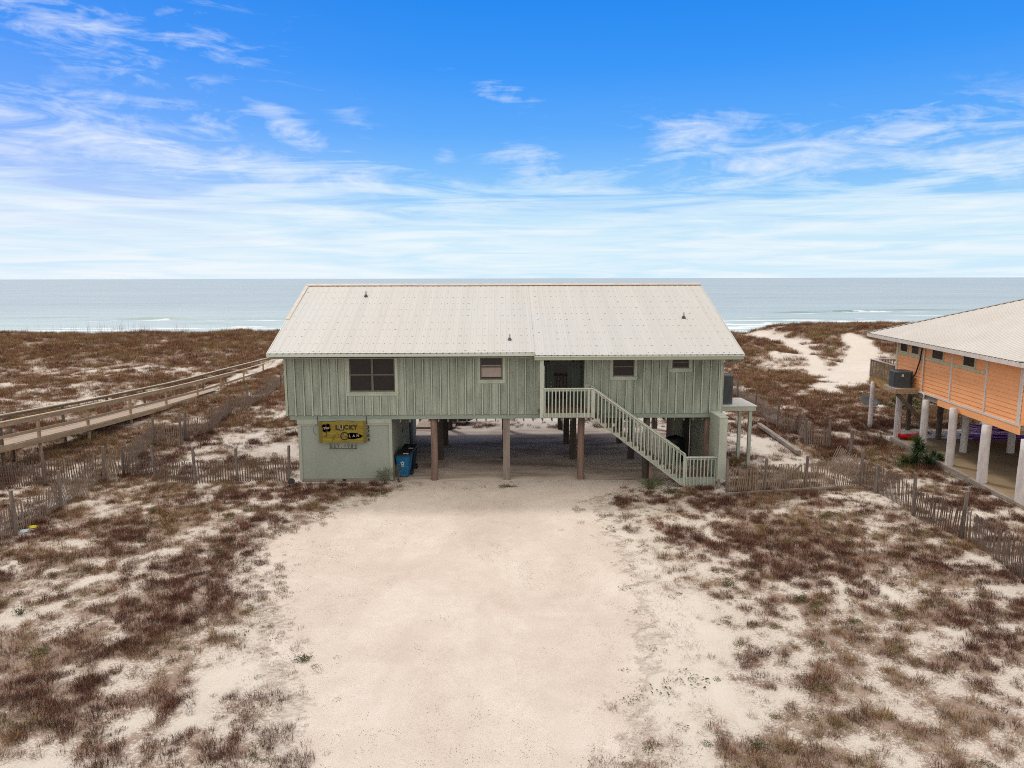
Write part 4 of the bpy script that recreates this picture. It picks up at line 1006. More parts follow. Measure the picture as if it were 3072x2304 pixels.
mb.path([(sx0 - .02, YSG, sz1 - .12), (sx0 - .2, YSG, sz1 - .2), (sx0 - .25, YSG, sz1 - .4), (sx0 - .2, YSG, sz1 - .5), (sx0 - .13, YSG, sz1 - .62)], .008, 5)
mb.path([(sx0 + .05, YSG - .01, sz1 - .01), (sx0 + .6, YSG - .01, sz1 + .0), (sx0 + .85, YSG - .01, sz1 + .05), (sx0 + 1.3, YSG - .01, sz1 + .04), (sx0 + 1.5, YSG - .01, sz1 - .02)], .007, 5)
mb.build('hanger', M['iron'], sign)
def SX(t): return sx0 + (t - 300) / 1570 * W_
def SZ(t): return sz1 - (t - 155) / 705 * Hs
yf = YSG - .008
mb = MB()
for k in range(4):   # clover
    a = R(45 + 90 * k + 8); c0 = (SX(550) + .085 * math.cos(a), SZ(370) + .085 * math.sin(a))
    for kk in (-1, 1):
        a3 = a + kk * .5; mb.tube((c0[0] + .045 * math.cos(a3), yf, c0[1] + .045 * math.sin(a3)), (c0[0] + .045 * math.cos(a3), yf + .007 - .002 * k - .0005 * kk, c0[1] + .045 * math.sin(a3)), .085, .085, 14)
mb.path([(SX(550), yf, SZ(480)), (SX(555), yf, SZ(590)), (SX(510), yf, SZ(660))], .014, 5)
def T(txt, cx_, cz_, size, rot=0, mi=0, dy=-.006, bold=.006):
    text_mb(mb, txt, size, Matrix.Translation((cx_, yf + dy, cz_)) @ Matrix.Rotation(R(-rot), 4, 'Y') @ FRONT, .008, mi, bold)
T('The', SX(550), SZ(375), .15, 12, 1, -.012, .004)
for ch, cx_, cz_ in (('L', 900, 360), ('C', 1205, 355), ('K', 1370, 365), ('Y', 1510, 355)): T(ch, SX(cx_), SZ(cz_), .27, 0, 0, 0, .012)
# horseshoe U
P_ = [(SX(1045) + .10 * math.cos(a), SZ(370) + .10 * math.sin(a)) for a in [R(150 + i * 24) for i in range(11)]]
P_ = [(SX(985), SZ(300))] + [(SX(1045) + .085 * math.cos(R(180 + i * 20)), SZ(380) + .085 * math.sin(R(180 + i * 20))) for i in range(10)] + [(SX(1110), SZ(300))]
for a, b_ in (): mb.beam((a[0], yf - .004, a[1]), (b_[0], yf - .004, b_[1]), .03, .045, (0, 0, 1) if abs(a[0] - b_[0]) > .001 else (1, 0, 0), 1)
mb.box((SX(965), yf + .001, SZ(455)), (SX(1125), yf + .007, SZ(280)), 0)
T('U', SX(1045), SZ(362), .25, 0, 1, -.004, .008)
# clam: ring with two eyes, pointed body with pale letters
def ringp(cx_, cz_, r, t, mi, y_):
    n = 24
    for i in range(n):
        a, b_ = 6.2832 * i / n, 6.2832 * (i + 1) / n
        mb.add([(cx_ + r * math.cos(a), y_, cz_ + r * math.sin(a)), (cx_ + r * math.cos(b_), y_, cz_ + r * math.sin(b_)), (cx_ + (r - t) * math.cos(b_), y_, cz_ + (r - t) * math.sin(b_)), (cx_ + (r - t) * math.cos(a), y_, cz_ + (r - t) * math.sin(a))], [(3, 2, 1, 0)], mi)
ringp(SX(1140), SZ(640), .18, .045, 0, yf - .002)
for ex, ez in ((1105, 580), (1180, 665)): mb.tube((SX(ex), yf, SZ(ez)), (SX(ex), yf - .008, SZ(ez)), .024, .024, 8)
bp = [(1240, 560), (1350, 530), (1560, 545), (1750, 630), (1680, 700), (1450, 745), (1260, 730)]
mb.add([(SX(a), yf - .001, SZ(b_)) for a, b_ in bp], [tuple(range(len(bp)))[::-1]], 0); mb.add([(SX(a), yf - .001, SZ(b_)) for a, b_ in bp], [tuple(range(len(bp)))], 0)
for ch, cx_, cz_ in (('L', 1320, 640), ('A', 1450, 635), ('M', 1585, 635)): T(ch, SX(cx_), SZ(cz_), .15, 0, 1, -.008, .004)
mb.path([(SX(870), yf, SZ(560)), (SX(930), yf, SZ(580)), (SX(960), yf, SZ(620))], .012, 5)
ringp(SX(815), SZ(620), .045, .012, 0, yf - .002)
mb.path([(SX(800), yf, SZ(660)), (SX(740), yf, SZ(720)), (SX(790), yf, SZ(740)), (SX(730), yf, SZ(780))], .008, 5)
mb.build('lettering', [M['char'], M['sgrey']], sign)
# hanging year plate
est = empty('year_sign', (cxs, YSG, sz0 - .3), 'black metal EST. 1981 lettering hanging under the yellow sign', 'sign')
bz = zy(1346, YSG, 1030); bx0, bx1 = at_y(988, 1346, YSG).x, at_y(1071, 1346, YSG).x
mb = MB(); mb.box((bx0, YSG, bz - .012), (bx1, YSG + .02, bz + .008)); mb.tube((bx0 + .03, YSG + .01, bz), (bx0 + .03, YSG + .01, sz0 - .012), .009, .009, 5); mb.tube((bx1 - .03, YSG + .01, bz), (bx1 - .03, YSG + .01, sz0 - .012), .009, .009, 5); mb.build('bar', M['iron'], est)
mb = MB(); yf = YSG + .006
for i, ch in enumerate('EST.1981'):
    T(ch, bx0 + .09 + i * (bx1 - bx0 - .16) / 7.0, bz + .10, .20, 0, 0, 0, .001)
mb.build('lettering', M['iron'], est)
num = empty('house_number', (sx1 + .08, YSG, sz0), 'black house numerals stacked upright at the right edge of the yellow sign', 'house number')
mb = MB(); yf = YF + .045
nx = at_y(1104, 1296, YF).x + .01
for i, ch in enumerate('23704'): T(ch, nx, zy(1271 + i * 12.3, YF, 1103), .19, 0, 0, -.006, .006)
mb.build('numerals', M['iron'], num)

# ------------------------------------------------------------------ bins
def bin_(x, y, rz, mbody, label):
    e = empty('wheelie_bin', (x, y, .015), label, 'bin', 'wheelie bins by the storage room')
    rm = Matrix.Translation((x, y, .015)) @ Matrix.Rotation(rz, 4, 'Z')
    mb = MB(); st = []
    for z, wx, y0, y1 in ((0.03, .21, -.22, .24), (.55, .26, -.30, .30), (.93, .30, -.37, .34), (1.0, .33, -.40, .36)):
        st.append([(-wx, y0, z), (wx, y0, z), (wx, y1, z), (-wx, y1, z)])
    vs = [p for r_ in st for p in r_]; fs = [(j * 4 + i, j * 4 + (i + 1) % 4, (j + 1) * 4 + (i + 1) % 4, (j + 1) * 4 + i) for j in range(3) for i in range(4)] + [(3, 2, 1, 0)]
    mb.add(vs, fs); mb.box((-.05, -.31, .40), (.05, -.26, .80)) if False else None
    o = mb.build('body', mbody, e, M=rm); bv = o.modifiers.new('bevel', 'BEVEL'); bv.width = .02; bv.segments = 2
    mb = MB(); mb.add([(-.345, -.43, 1.0), (.345, -.43, 1.0), (.345, .40, 1.06), (-.345, .40, 1.06), (-.31, -.38, 1.06), (.31, -.38, 1.06), (.30, .36, 1.13), (-.30, .36, 1.13)], [(0, 3, 2, 1), (4, 5, 6, 7), (0, 1, 5, 4), (1, 2, 6, 5), (2, 3, 7, 6), (3, 0, 4, 7)])
    ld = mb.build('lid', M['lid'], e, M=rm)
    mb = MB(); mb.add([(.02, -.30, 1.073), (.25, -.30, 1.073), (.25, -.17, 1.084), (.02, -.17, 1.084)], [(0, 1, 2, 3)]); mb.build('lid_label', M['white'], ld, M=rm)
    mb = MB(); mb.tube((-.30, .42, 1.03), (.30, .42, 1.03), .018, .018, 6); mb.build('handle', M['lid'], e, M=rm)
    for s in (-1, 1):
        mb = MB(); mb.tube((s * .25, .26, .115), (s * .31, .26, .115), .13, .13, 14); mb.build('wheel', M['black'], e, M=rm)
    return e, rm
pb = at_z(1213, 1430, .015)
e, rm = bin_(pb.x, pb.y + .15, R(-8), M['binblue'], 'bright blue wheelie bin with black lid and white star emblem on its front')
mb = MB()
c0 = (0, .66)
for k in range(5):
    a = R(90 + 72 * k); a1 = R(90 + 72 * k + 36); a2 = R(90 + 72 * k - 36)
    p0 = (.085 * math.cos(a), c0[1] + .085 * math.sin(a)); p1 = (.045 * math.cos(a1), c0[1] + .045 * math.sin(a1)); p2 = (.045 * math.cos(a2), c0[1] + .045 * math.sin(a2))
    def fy(z): return -.30 - (z - .55) / .38 * .07 - .012
    for q, r_ in ((p0, p1), (p0, p2)): mb.beam((q[0], fy(q[1]), q[1]), (r_[0], fy(r_[1]), r_[1]), .012, .026, (0, 0, 1) if abs(q[0] - r_[0]) > abs(q[1] - r_[1]) * .2 else (1, 0, 0))
mb.box((-.075, fy(.53) - .002, .52), (.075, fy(.53) + .01, .545)); mb.box((-.05, fy(.50) - .002, .495), (.05, fy(.5) + .01, .508))
mb.build('emblem', M['white'], e, M=rm)
bin_(pb.x + .10, pb.y + 1.15, R(-6), M['bindark'], 'dark navy wheelie bin standing behind the bright blue bin')

# carport clutter at right
gp = (xy(2028, 33.2), 33.2)
ge = empty('covered_grill', (gp[0], gp[1], .02), 'black covered grill in the dark corner of the carport behind the stairs', 'grill')
mb = MB(); prof = [(.38, 0), (.40, .8), (.42, .95), (.36, 1.12), (.22, 1.22), (.04, 1.26)]
vs = []; fs = []
for r_, z in prof:
    for i in range(16):
        a = 6.2832 * i / 16; vs.append((gp[0] + r_ * 1.25 * math.cos(a) * (1 + .05 * math.sin(3 * a)), gp[1] + r_ * .8 * math.sin(a), .02 + z))
for j in range(len(prof) - 1):
    for i in range(16): fs.append((j * 16 + i, j * 16 + (i + 1) % 16, (j + 1) * 16 + (i + 1) % 16, (j + 1) * 16 + i))
mb.add(vs, fs); mb.build('cover', M['black'], ge, smooth=True)
mb = MB(); mb.tube((gp[0] - .75, gp[1] - .05, 1.0), (gp[0] - .4, gp[1] - .05, 1.0), .02, .02, 6); mb.build('handle', M['black'], ge)
hx = xy(2105, 34.4); mb = MB()
hp = [(hx, 34.4, 2.0, .05), (hx + .02, 34.4, 1.8, .12), (hx, 34.4, 1.4, .16), (hx - .03, 34.4, 1.1, .14), (hx - .05, 34.4, .9, .10)]
for a, b_ in zip(hp, hp[1:]): mb.tube(a[:3], b_[:3], a[3], b_[3], 9)
mb.tube((hx - .08, 34.4, .95), (hx - .14, 34.4, .62), .06, .035, 7); mb.tube((hx, 34.4, .95), (hx + .05, 34.4, .55), .06, .035, 7)
tag(mb.build('hanging_suit', M['black']), 'black cloth suit hanging on the grey partition beside a pile', 'clothing')
# things behind
re_ = empty('rear_walkway', (-3.4, 44, 0), 'low walkway of pale weathered boards leaving the far side of the carport', 'walkway')
wl = at_z(1243, 1289, .12).x; mb = MB(); y = 41.0
while y < 49: mb.box((wl + (y - 41) * .05, y, .09), (wl + 2.3, y + .14, .12)); y += .155
mb.build('deck_boards', M['deckwood'], re_)
mb = MB(); mb.box((wl + .02, 41.02, -.2), (wl + .07, 48.9, .088)); mb.box((wl + .08, 40.99, -.2), (wl + 2.28, 41.02, .10)); mb.build('edge_board', M['bwood'], re_)
sp_ = empty('step_platform', (-2, 42, 0), 'dark low timber step platform at the rear edge of the carport', 'steps')
sx_ = at_y(1343, 1280, 42.0).x; sx2 = at_y(1405, 1280, 42.0).x; mb = MB()
for i in range(8): mb.box((sx_ - .1, 42.0 + i * .155, .50), (sx2 + i * .06, 42.14 + i * .155, .54))
mb.build('deck_boards', M['deckwood'], sp_)
mb = MB(); mb.box((sx_ - .1, 42.03, .22), (sx2, 42.08, .498)); mb.beam((sx2 + .02, 42.06, .36), (sx2 + .46, 43.2, .36), .05, .24); mb.box((sx_, 42.2, -.1), (sx_ + .1, 42.3, .49)); mb.box((sx2 - .15, 42.2, -.1), (sx2 - .05, 42.3, .49)); mb.build('frame', M['bwood_dark'], sp_)

# ------------------------------------------------------------------ fences
def base(u, v):
    p = at_z(u, v, 0)
    for _ in range(4):
        z = hgt(p.x, p.y); p = at_z(u, v, z)
    return p
def fence(name, posts, label, sl_h=1.1, mslat=M['slat'], seed=0, group='sand fences', lean=0.06, hs=None, tilt=None, panels=None, sp=.098):
    P_ = [Vector((p[0], p[1], hgt(p[0], p[1]))) for p in posts]
    rn = random.Random(seed)
    e = empty(name, P_[0], label, 'fence', group)
    for i, p in enumerate(P_):
        h_ = (posts[i][2] if len(posts[i]) > 2 else 1.5); r_ = .066
        if h_ <= 0: continue
        t = Vector((rn.gauss(0, .03), rn.gauss(0, .03), 0)) * h_
        mb = MB(); mb.tube(p - Vector((0, 0, .2)), p + Vector((0, 0, h_)) + t, r_, r_ * .92, 9); mb.build('post', M['fpost'], e)
    for i in range(len(P_) - 1):
        if panels and not panels[i]: continue
        a, b_ = P_[i], P_[i + 1]; L = (b_ - a).length; n = max(2, int(L / sp)); mb = MB()
        d = (b_ - a); d.z = 0; d.normalize(); sd_ = Vector((d.y, -d.x, 0)); off = sd_ * -.07 if sd_.y > 0 else sd_ * .07
        tl = tilt[i] if tilt else (0, 0)
        lg = rn.gauss(0, .03); sag = rn.uniform(.0, .10)
        tops = []
        for k in range(n + 1):
            t = (k + .5) / (n + 1); q = a + (b_ - a) * t; q.z = hgt(q.x, q.y)
            q = q + off; hh = sl_h * rn.uniform(.93, 1.06) - sag * 4 * t * (1 - t)
            wob = math.sin(t * 7 + i) * .05
            tp = q + Vector((0, 0, hh)) + d * (lg + wob + rn.gauss(0, .022) + tl[0]) * hh + sd_ * (tl[1] + rn.gauss(0, .02) + wob * .6) * hh
            bt = q - Vector((0, 0, .05)) 
            if tl[1] and abs(tl[1]) > .3: tp.z -= hh * (1 - math.cos(tl[1]))
            mb.beam(bt, tp, .044, .010, sd_, 0)
            tops.append((bt, tp))
        for f_ in (.22, .55, .86):
            pr = None
            for bt, tp in tops[::3] + [tops[-1]]:
                c_ = bt.lerp(tp, f_) - sd_ * .008
                if pr is not None: mb.tube(pr, c_, .004, .004, 3, 1, False)
                pr = c_
        mb.build('slat_panel', [mslat, M['wire']], e)
    return e
def PB(lst): 
    out = []
    for q in lst:
        p = base(q[0], q[1]); out.append((p.x, p.y) + tuple(q[2:]))
    return out
fence('sand_fence', PB([(866, 1441, 1.55), (713, 1441, 1.45), (588, 1450, 1.6), (467, 1436, 1.5), (371, 1421, 1.25)]), 'grey slatted fence running left from the storage room corner across the yard', seed=1, mslat=M['slat_red'], sl_h=1.0, sp=.112)
fence('sand_fence', PB([(360, 1424, 0), (311, 1442, 1.55), (184, 1528, 1.5), (47, 1606, 1.6), (-150, 1712, 1.5)]), 'grey slatted fence curving down to the left foreground past the white path', seed=2, tilt=[(.05, .1), (.1, .12), (0, 0), (0, 0)])
fence('sand_fence', PB([(-120, 1462, 1.5), (137, 1455, 1.45), (290, 1432, 0)]), 'slatted fence under the near end of the boardwalk at the left edge', seed=3, mslat=M['slat_red'])
fence('sand_fence', PB([(371, 1412, 0), (463, 1335, 1.5), (545, 1334, 1.75), (558, 1322, 1.6), (636, 1292, 1.4), (689, 1247, 1.45), (745, 1223, 1.7), (799, 1196, 1.7), (844, 1166, 1.6), (885, 1145, 1.5)]), 'long slatted fence running from the yard towards the dunes between house and boardwalk', seed=4, sl_h=1.1, tilt=[(.15, .1), (0, .05), (0, 0), (.1, .0), (.12, .1), (0, 0), (0, 0), (0, 0), (0, 0)])
fence('sand_fence', PB([(2181, 1480, 1.45), (2291, 1473, 1.4), (2415, 1468, 1.45), (2500, 1462, 0), (2579, 1456, 1.5)]), 'slatted fence between the stair foot and the right property corner', seed=5, sl_h=1.1, tilt=[(0, 0), (0, 0), (.03, .0), (.12, .05)])
fence('sand_fence', PB([(2579, 1458, 0), (2625, 1480, 1.2), (2740, 1546, 1.6), (2883, 1612, 1.6), (3100, 1770, 1.5), (3330, 1930, 1.5)]), 'slatted fence running down the right foreground beside the brown grass', seed=6, mslat=M['slat_red'], sl_h=1.1, tilt=[(0, 0), (.05, .05), (.18, .12), (.1, .06), (0, 0)])
fence('sand_fence', PB([(2579, 1452, 0), (2487, 1400, 0), (2487, 1345, 1.5), (2415, 1337, 1.45), (2386, 1300, .9), (2331, 1288, 1.9), (2265, 1236, 1.7), (2211, 1196, 1.6), (2150, 1150, 1.5)]), 'slatted fence leaning over as it runs from the right corner towards the dunes', seed=7, panels=[1, 0, 1, 1, 1, 1, 1, 1],
      tilt=[(.0, .42), (0, 0), (.0, .30), (.35, .25), (.1, .1), (0, 0), (0, 0), (0, 0)])
p = base(2550, 1366); mb = MB(); mb.tube((p.x, p.y, -.2), (p.x + .05, p.y, 1.25), .08, .075, 10); tag(mb.build('wood_post', M['fpost']), 'thick grey wooden post standing alone in brown grass behind the leaning fence', 'post')
# wires bundle, timbers
a, b_ = base(2276, 1284), base(2396, 1368)
mb = MB(); mb.beam((a.x, a.y, a.z + .22), (b_.x, b_.y, b_.z + .18), .24, .20); o = mb.build('timber_beam', M['kerbwood']); tag(o, 'long squared grey timber lying on the sand behind the right front fence', 'timber'); bv = o.modifiers.new('b', 'BEVEL'); bv.width = .015
a, b_ = base(2162, 1490), base(2561, 1466)
mb = MB(); mb.beam((a.x, a.y, a.z + .06), (b_.x, b_.y, b_.z + .08), .05, .17); tag(mb.build('edging_board', M['kerbwood']), 'low weathered board on edge along the foot of the right front fence', 'board')
a, b_ = base(2345, 1462), base(2405, 1400)
mb = MB(); q = at_y(2408, 1396, base(2415, 1468).y + .1); q0 = base(2340, 1466); mb.beam((q0.x, q0.y + .15, q0.z + .05), (q.x, q.y + .12, q.z), .05, .10, (0, 1, 0)); tag(mb.build('brace_board', M['fpost']), 'diagonal grey brace board leaning behind the right front fence', 'board')
# pale path behind the left foreground fence
a, b_ = base(-60, 1606), base(215, 1490)
dv = (b_ - a).normalized(); sdv = Vector((dv.y, -dv.x, 0)) * .38
mb = MB(); K = 14
for k in range(K):
    p0 = a.lerp(b_, k / K); p1 = a.lerp(b_, (k + .96) / K)
    c_ = [p0 - sdv, p0 + sdv, p1 + sdv, p1 - sdv]; z_ = max(hgt(c__.x, c__.y) for c__ in c_) + .02
    mb.add([(c__.x, c__.y, z_) for c__ in c_] + [(c__.x, c__.y, z_ - .12) for c__ in c_], [(0, 1, 2, 3), (0, 4, 5, 1), (1, 5, 6, 2), (2, 6, 7, 3), (3, 7, 4, 0)])
tag(mb.build('path', M['pathw']), kind='structure')

# ------------------------------------------------------------------ boardwalk
bw = empty('boardwalk', (-23, 40, 0), 'long weathered timber boardwalk with railings sloping down towards the dunes at left', 'boardwalk')
BN, BF = -22.25, -23.55
def tab(T_, y):
    if y <= T_[0][0]: return T_[0][1] + (y - T_[0][0]) * (T_[1][1] - T_[0][1]) / (T_[1][0] - T_[0][0])
    for (a, za), (b2, zb) in zip(T_, T_[1:]):
        if y <= b2: return za + (zb - za) * (y - a) / (b2 - a)
    return T_[-1][1]
def tabpx(lst, X): 
    return [(lambda p: (p.y, p.z))(at_x(u, v, X)) for u, v in lst]
RT = tabpx([(0, 1267), (273, 1213), (532, 1157), (672, 1122), (741, 1105), (820, 1081), (852, 1072)], BN)
MR = tabpx([(0, 1310), (273, 1251), (396, 1220), (600, 1170), (672, 1149), (741, 1127), (790, 1113)], BN)
DK = tabpx([(0, 1338), (273, 1273), (471, 1222), (600, 1183), (741, 1140)], BN)
FRT = tabpx([(0, 1246), (273, 1197), (532, 1143), (680, 1105), (800, 1075)], BF)
def deckz(y): 
    z = tab(DK, y); return max(z, hgt(BN, y) + .05)
y = 24.0; mb = MB()
while y < 56:
    z = deckz(y); mb.box((BF - .12, y, z - .04), (BN + .1, y + .135, z)); y += .145
mb.build('deck_boards', M['deckwood'], bw)
def runs(T_, X, y0, y1, w_, h_, m_, nm, dz=0, st=2.7, mm=None):
    y = y0; mb = MB()
    while y < y1:
        ye = min(y1, y + st); mb.beam((X, y, tab(T_, y) + dz), (X, ye - .01, tab(T_, ye) + dz), w_, h_, (0, 0, 1), 0); y = ye
    return mb.build(nm, m_, bw)
runs(RT, BN + .03, 24, 84, .16, .045, M['bwood_top'], 'hand_rail', 0)
runs(RT, BN + .075, 24, 60, .045, .19, M['bwood'], 'rail_board', -.125)
runs(MR, BN + .075, 24, 70, .05, .15, M['bwood'], 'mid_rail', -.04)
runs(FRT, BF - .03, 24, 78, .16, .045, M['bwood_top'], 'hand_rail', 0)
runs(FRT, BF + .05, 24, 78, .045, .10, M['bwood_dark'], 'rail_board', -.075)
DT = [(y_, deckz(y_)) for y_ in (24, 31, 38, 46, 52, 56)]
runs(DT, BN + .125, 24, 52, .05, .24, M['bwood'], 'fascia', -.165); runs(DT, BF - .14, 24, 52, .05, .24, M['bwood_dark'], 'fascia', -.165)
for u in (2, 117, 267, 397, 506, 601, 672, 741, 800):
    yy = at_x(u, 1250, BN + .08).y; mb = MB(); mb.beam((BN - .0, yy, hgt(BN, yy) - .2), (BN - .0, yy, tab(RT, yy) - .03), .10, .13, (0, 1, 0)); mb.build('post', M['bwood'] if u != 2 else M['bwood_dark'], bw)
for u in (24, 186, 322, 435, 531, 613, 682):
    yy = at_x(u, 1220, BF).y; mb = MB(); mb.beam((BF - .0, yy, hgt(BF, yy) - .2), (BF - .0, yy, tab(FRT, yy) - .03), .10, .13, (0, 1, 0)); mb.build('post', M['bwood_dark'], bw)
for yy in [at_x(u, 1250, BN).y for u in (2, 117, 267, 397)]:
    mb = MB(); mb.box((BF, yy - .03, deckz(yy) - .24), (BN, yy + .03, deckz(yy) - .045)); mb.build('joist', M['bwood_dark'], bw)

# ------------------------------------------------------------------ orange neighbour
nh = empty('orange_house', W0 + NN * 4, 'orange lap-sided stilt house with white metal hip roof at the right edge', 'house')
L0, L1 = 0.0, 11.1; NZ0, NZ1 = 3.02, 5.45; DEP = 15.0
WP = W0; wn = NN
def wpx(u, v): return at_pl(u, v, WP, wn)
def s_of(p): return (p - W0).dot(S_)
s_far = s_of(wpx(2687, 1100)); s_near = s_of(wpx(3068, 1200)); L0, L1 = s_near, s_far
cells = [2687, 2768, 2853, 2960, 3068]
cs = [s_of(wpx(u, 1150)) for u in cells]
mb = MB(); st = .185; z = NZ0; k = 0
while z < NZ1:
    zt = min(NZ1, z + st)
    mb.add([nb(L0, -.022, z), nb(L1, -.022, z), nb(L1, 0, zt), nb(L0, 0, zt)], [(3, 2, 1, 0)]); mb.add([nb(L0, 0, z), nb(L1, 0, z), nb(L1, -.022, z), nb(L0, -.022, z)], [(3, 2, 1, 0)])
    z = zt
mb.add([nb(L0, 0, NZ0), nb(L0, DEP, NZ0), nb(L0, DEP, NZ1), nb(L0, 0, NZ1)], [(0, 1, 2, 3)]); mb.add([nb(L1, 0, NZ0), nb(L1, DEP, NZ0), nb(L1, DEP, NZ1), nb(L1, 0, NZ1)], [(3, 2, 1, 0)]); mb.add([nb(L0, DEP, NZ0), nb(L1, DEP, NZ0), nb(L1, DEP, NZ1), nb(L0, DEP, NZ1)], [(0, 1, 2, 3)])
mb.build('wall', M['orange'], nh)
def nbox(mb, s0, s1, n0, n1, z0, z1, mi=0):
    mb.add([nb(s0, n0, z0), nb(s1, n0, z0), nb(s1, n1, z0), nb(s0, n1, z0), nb(s0, n0, z1), nb(s1, n0, z1), nb(s1, n1, z1), nb(s0, n1, z1)],
           [(0,1,2,3),(7,6,5,4),(4,5,1,0),(5,6,2,1),(6,7,3,2),(7,4,0,3)], mi)
zb_ = [s_of(wpx(2815, 1210))][0]
mb = MB(); nbox(mb, L0 - .02, zb_, -.045, .02, 2.66, NZ0 - .04); mb.build('skirt_board', M['orange2'], nh)
mb = MB(); nbox(mb, zb_, L1, .0, .05, 2.72, NZ0 - .04); nbox(mb, L0, L1, .06, DEP, 2.8, NZ0 - .02); 
for k in range(24): nbox(mb, L0 + .2 + k * .46, L0 + .25 + k * .46, .1, DEP - .2, 2.6, 2.79)
mb.build('floor_frame', M['under'], nh)
mb = MB(); nbox(mb, L0 - .03, L1 + .02, -.065, -.0, NZ0 - .038, NZ0 + .05); mb.build('base_trim', M['pinkwhite'], nh)
for i, s_ in enumerate(cs):
    mb = MB(); hw = .055 if i not in (0, 4) else .09; nbox(mb, s_ - hw, s_ + hw, -.055, -.0, NZ0 + .052, NZ1); mb.build('corner_trim' if i in (0, 4) else 'batten', M['pinkwhite'] if i else M['cream'], nh)
zband = wpx(2960, 1109).z; zband2 = wpx(2700, 1062).z
zw = (zband + zband2) / 2; 
mb = MB(); sB = s_of(wpx(2960, 1109)); nbox(mb, sB, L1, -.045, -.0, zw - .10, zw + .02); mb.build('window_band', M['creamband'], nh)
for a, b_ in ((2702, 2723), (2736, 2757), (2799, 2831), (2894, 2928)):
    s1_, s0_ = s_of(wpx(a, 1075)), s_of(wpx(b_, 1075)); zt = NZ1 - .03
    mb = MB(); t = .09
    nbox(mb, s0_ - t, s0_, -.052, 0, zw + .022, zt); nbox(mb, s1_, s1_ + t, -.052, 0, zw + .022, zt); nbox(mb, s0_, s1_, -.05, 0, zw + .022, zw + .10)
    fr = mb.build('window', M['creamband'], nh)
    mb = MB(); nbox(mb, s0_, s1_, -.03, -.024, zw + .10, zt); mb.build('pane', M['glass'], fr)
# roof (hip)
E0 = s_of(at_pl(3065, 1098, W0 - NN * .65, NN)); E1 = s_of(at_pl(2603, 1000, W0 - NN * .65, NN)); En = -.65; EZ = 5.60
MS = .394; half = (E1 - E0) / 2; RW = DEP + 1.3
rf = empty('roof', nb(half, half, EZ)); rf.parent = nh; rf.location = nb(half, half, EZ) - nh.location
def hip_plane(mb, pts_, mi=0): mb.add(pts_, [tuple(range(len(pts_)))], mi)
# eave plane facing the green house, ribs run up the slope
def rp(s, t, z=0.0): return nb(s, En + t, EZ + MS * t + z)
mb = MB(); sp = .228; n = int((E1 - E0) / sp); 
for i in range(n):
    sa, sb = E0 + i * (E1 - E0) / n, E0 + (i + 1) * (E1 - E0) / n
    ta = min(sa - E0, E1 - sa); tb = min(sb - E0, E1 - sb)
    mb.add([rp(sa, 0), rp(sb, 0), rp(sb, max(tb, .001)), rp(sa, max(ta, .001))], [(0, 1, 2, 3)][0:1])
    sm = (sa + sb) / 2; tm = min(sm - E0, E1 - sm) - .03
    if tm > .05:
        vs = [rp(sm - .03, 0, .001), rp(sm - .012, 0, .026), rp(sm + .012, 0, .026), rp(sm + .03, 0, .001), rp(sm - .03, tm, .001), rp(sm - .012, tm, .026), rp(sm + .012, tm, .026), rp(sm + .03, tm, .001)]
        mb.add(vs, [(0, 4, 5, 1), (1, 5, 6, 2), (2, 6, 7, 3), (0, 1, 2, 3)]); 
C0, C1 = nb(E0, En, EZ), nb(E1, En, EZ); C2, C3 = nb(E1, En + RW, EZ), nb(E0, En + RW, EZ)
A0 = nb(E0 + half, En + half, EZ + MS * half); A1 = nb(E0 + half, En + RW - half, EZ + MS * half) if RW > 2 * half else A0
mb.add([C1, C2, A1, A0], [(0, 1, 2, 3)]); mb.add([C0, A0, A1, C3], [(0, 1, 2, 3)]); mb.add([C2, C3, A1], [(0, 1, 2)])
m_roof2 = M['roof2']
mb.build('slope', m_roof2, rf)
mb = MB()
for a, b_ in ((C0, A0), (C1, A0)):
    mb.beam(a + Vector((0, 0, .02)), b_ + Vector((0, 0, .02)), .26, .035); mb.beam(a + Vector((0, 0, .002)) - S_ * (.16 if b_ is A0 and a is C1 else 0), b_ + Vector((0, 0, .002)) - S_ * (.16 if a is C1 else 0), .03, .03, (0, 0, 1), 1)
mb.build('hip_cap', [M['roof'], M['iron']], rf)
mb = MB(); nbox(mb, E0, E1, En - .03, En, EZ - .20, EZ - .02); nbox(mb, E0 - .03, E0, En - .03, En + RW, EZ - .20, EZ - .02); nbox(mb, E1, E1 + .03, En - .03, En + RW, EZ - .2, EZ - .02)
mb.build('fascia', M['pinkwhite'], rf)
mb = MB(); nbox(mb, E0 + .01, E1 - .01, En + .01, .1, EZ - .16, EZ - .14); nbox(mb, E0 + .01, L0, .1, RW - .7, EZ - .16, EZ - .14); nbox(mb, L1, E1 - .01, .1, RW - .7, EZ - .16, EZ - .14); mb.build('soffit', M['pinkwhite'], rf)
mb = MB(); 
for i in range(n): nbox(mb, E0 + (i + .5) * (E1 - E0) / n - .02, E0 + (i + .5) * (E1 - E0) / n + .02, En - .036, En - .031, EZ - .03, EZ + .004)
mb.build('rib_end', M['iron'], rf)
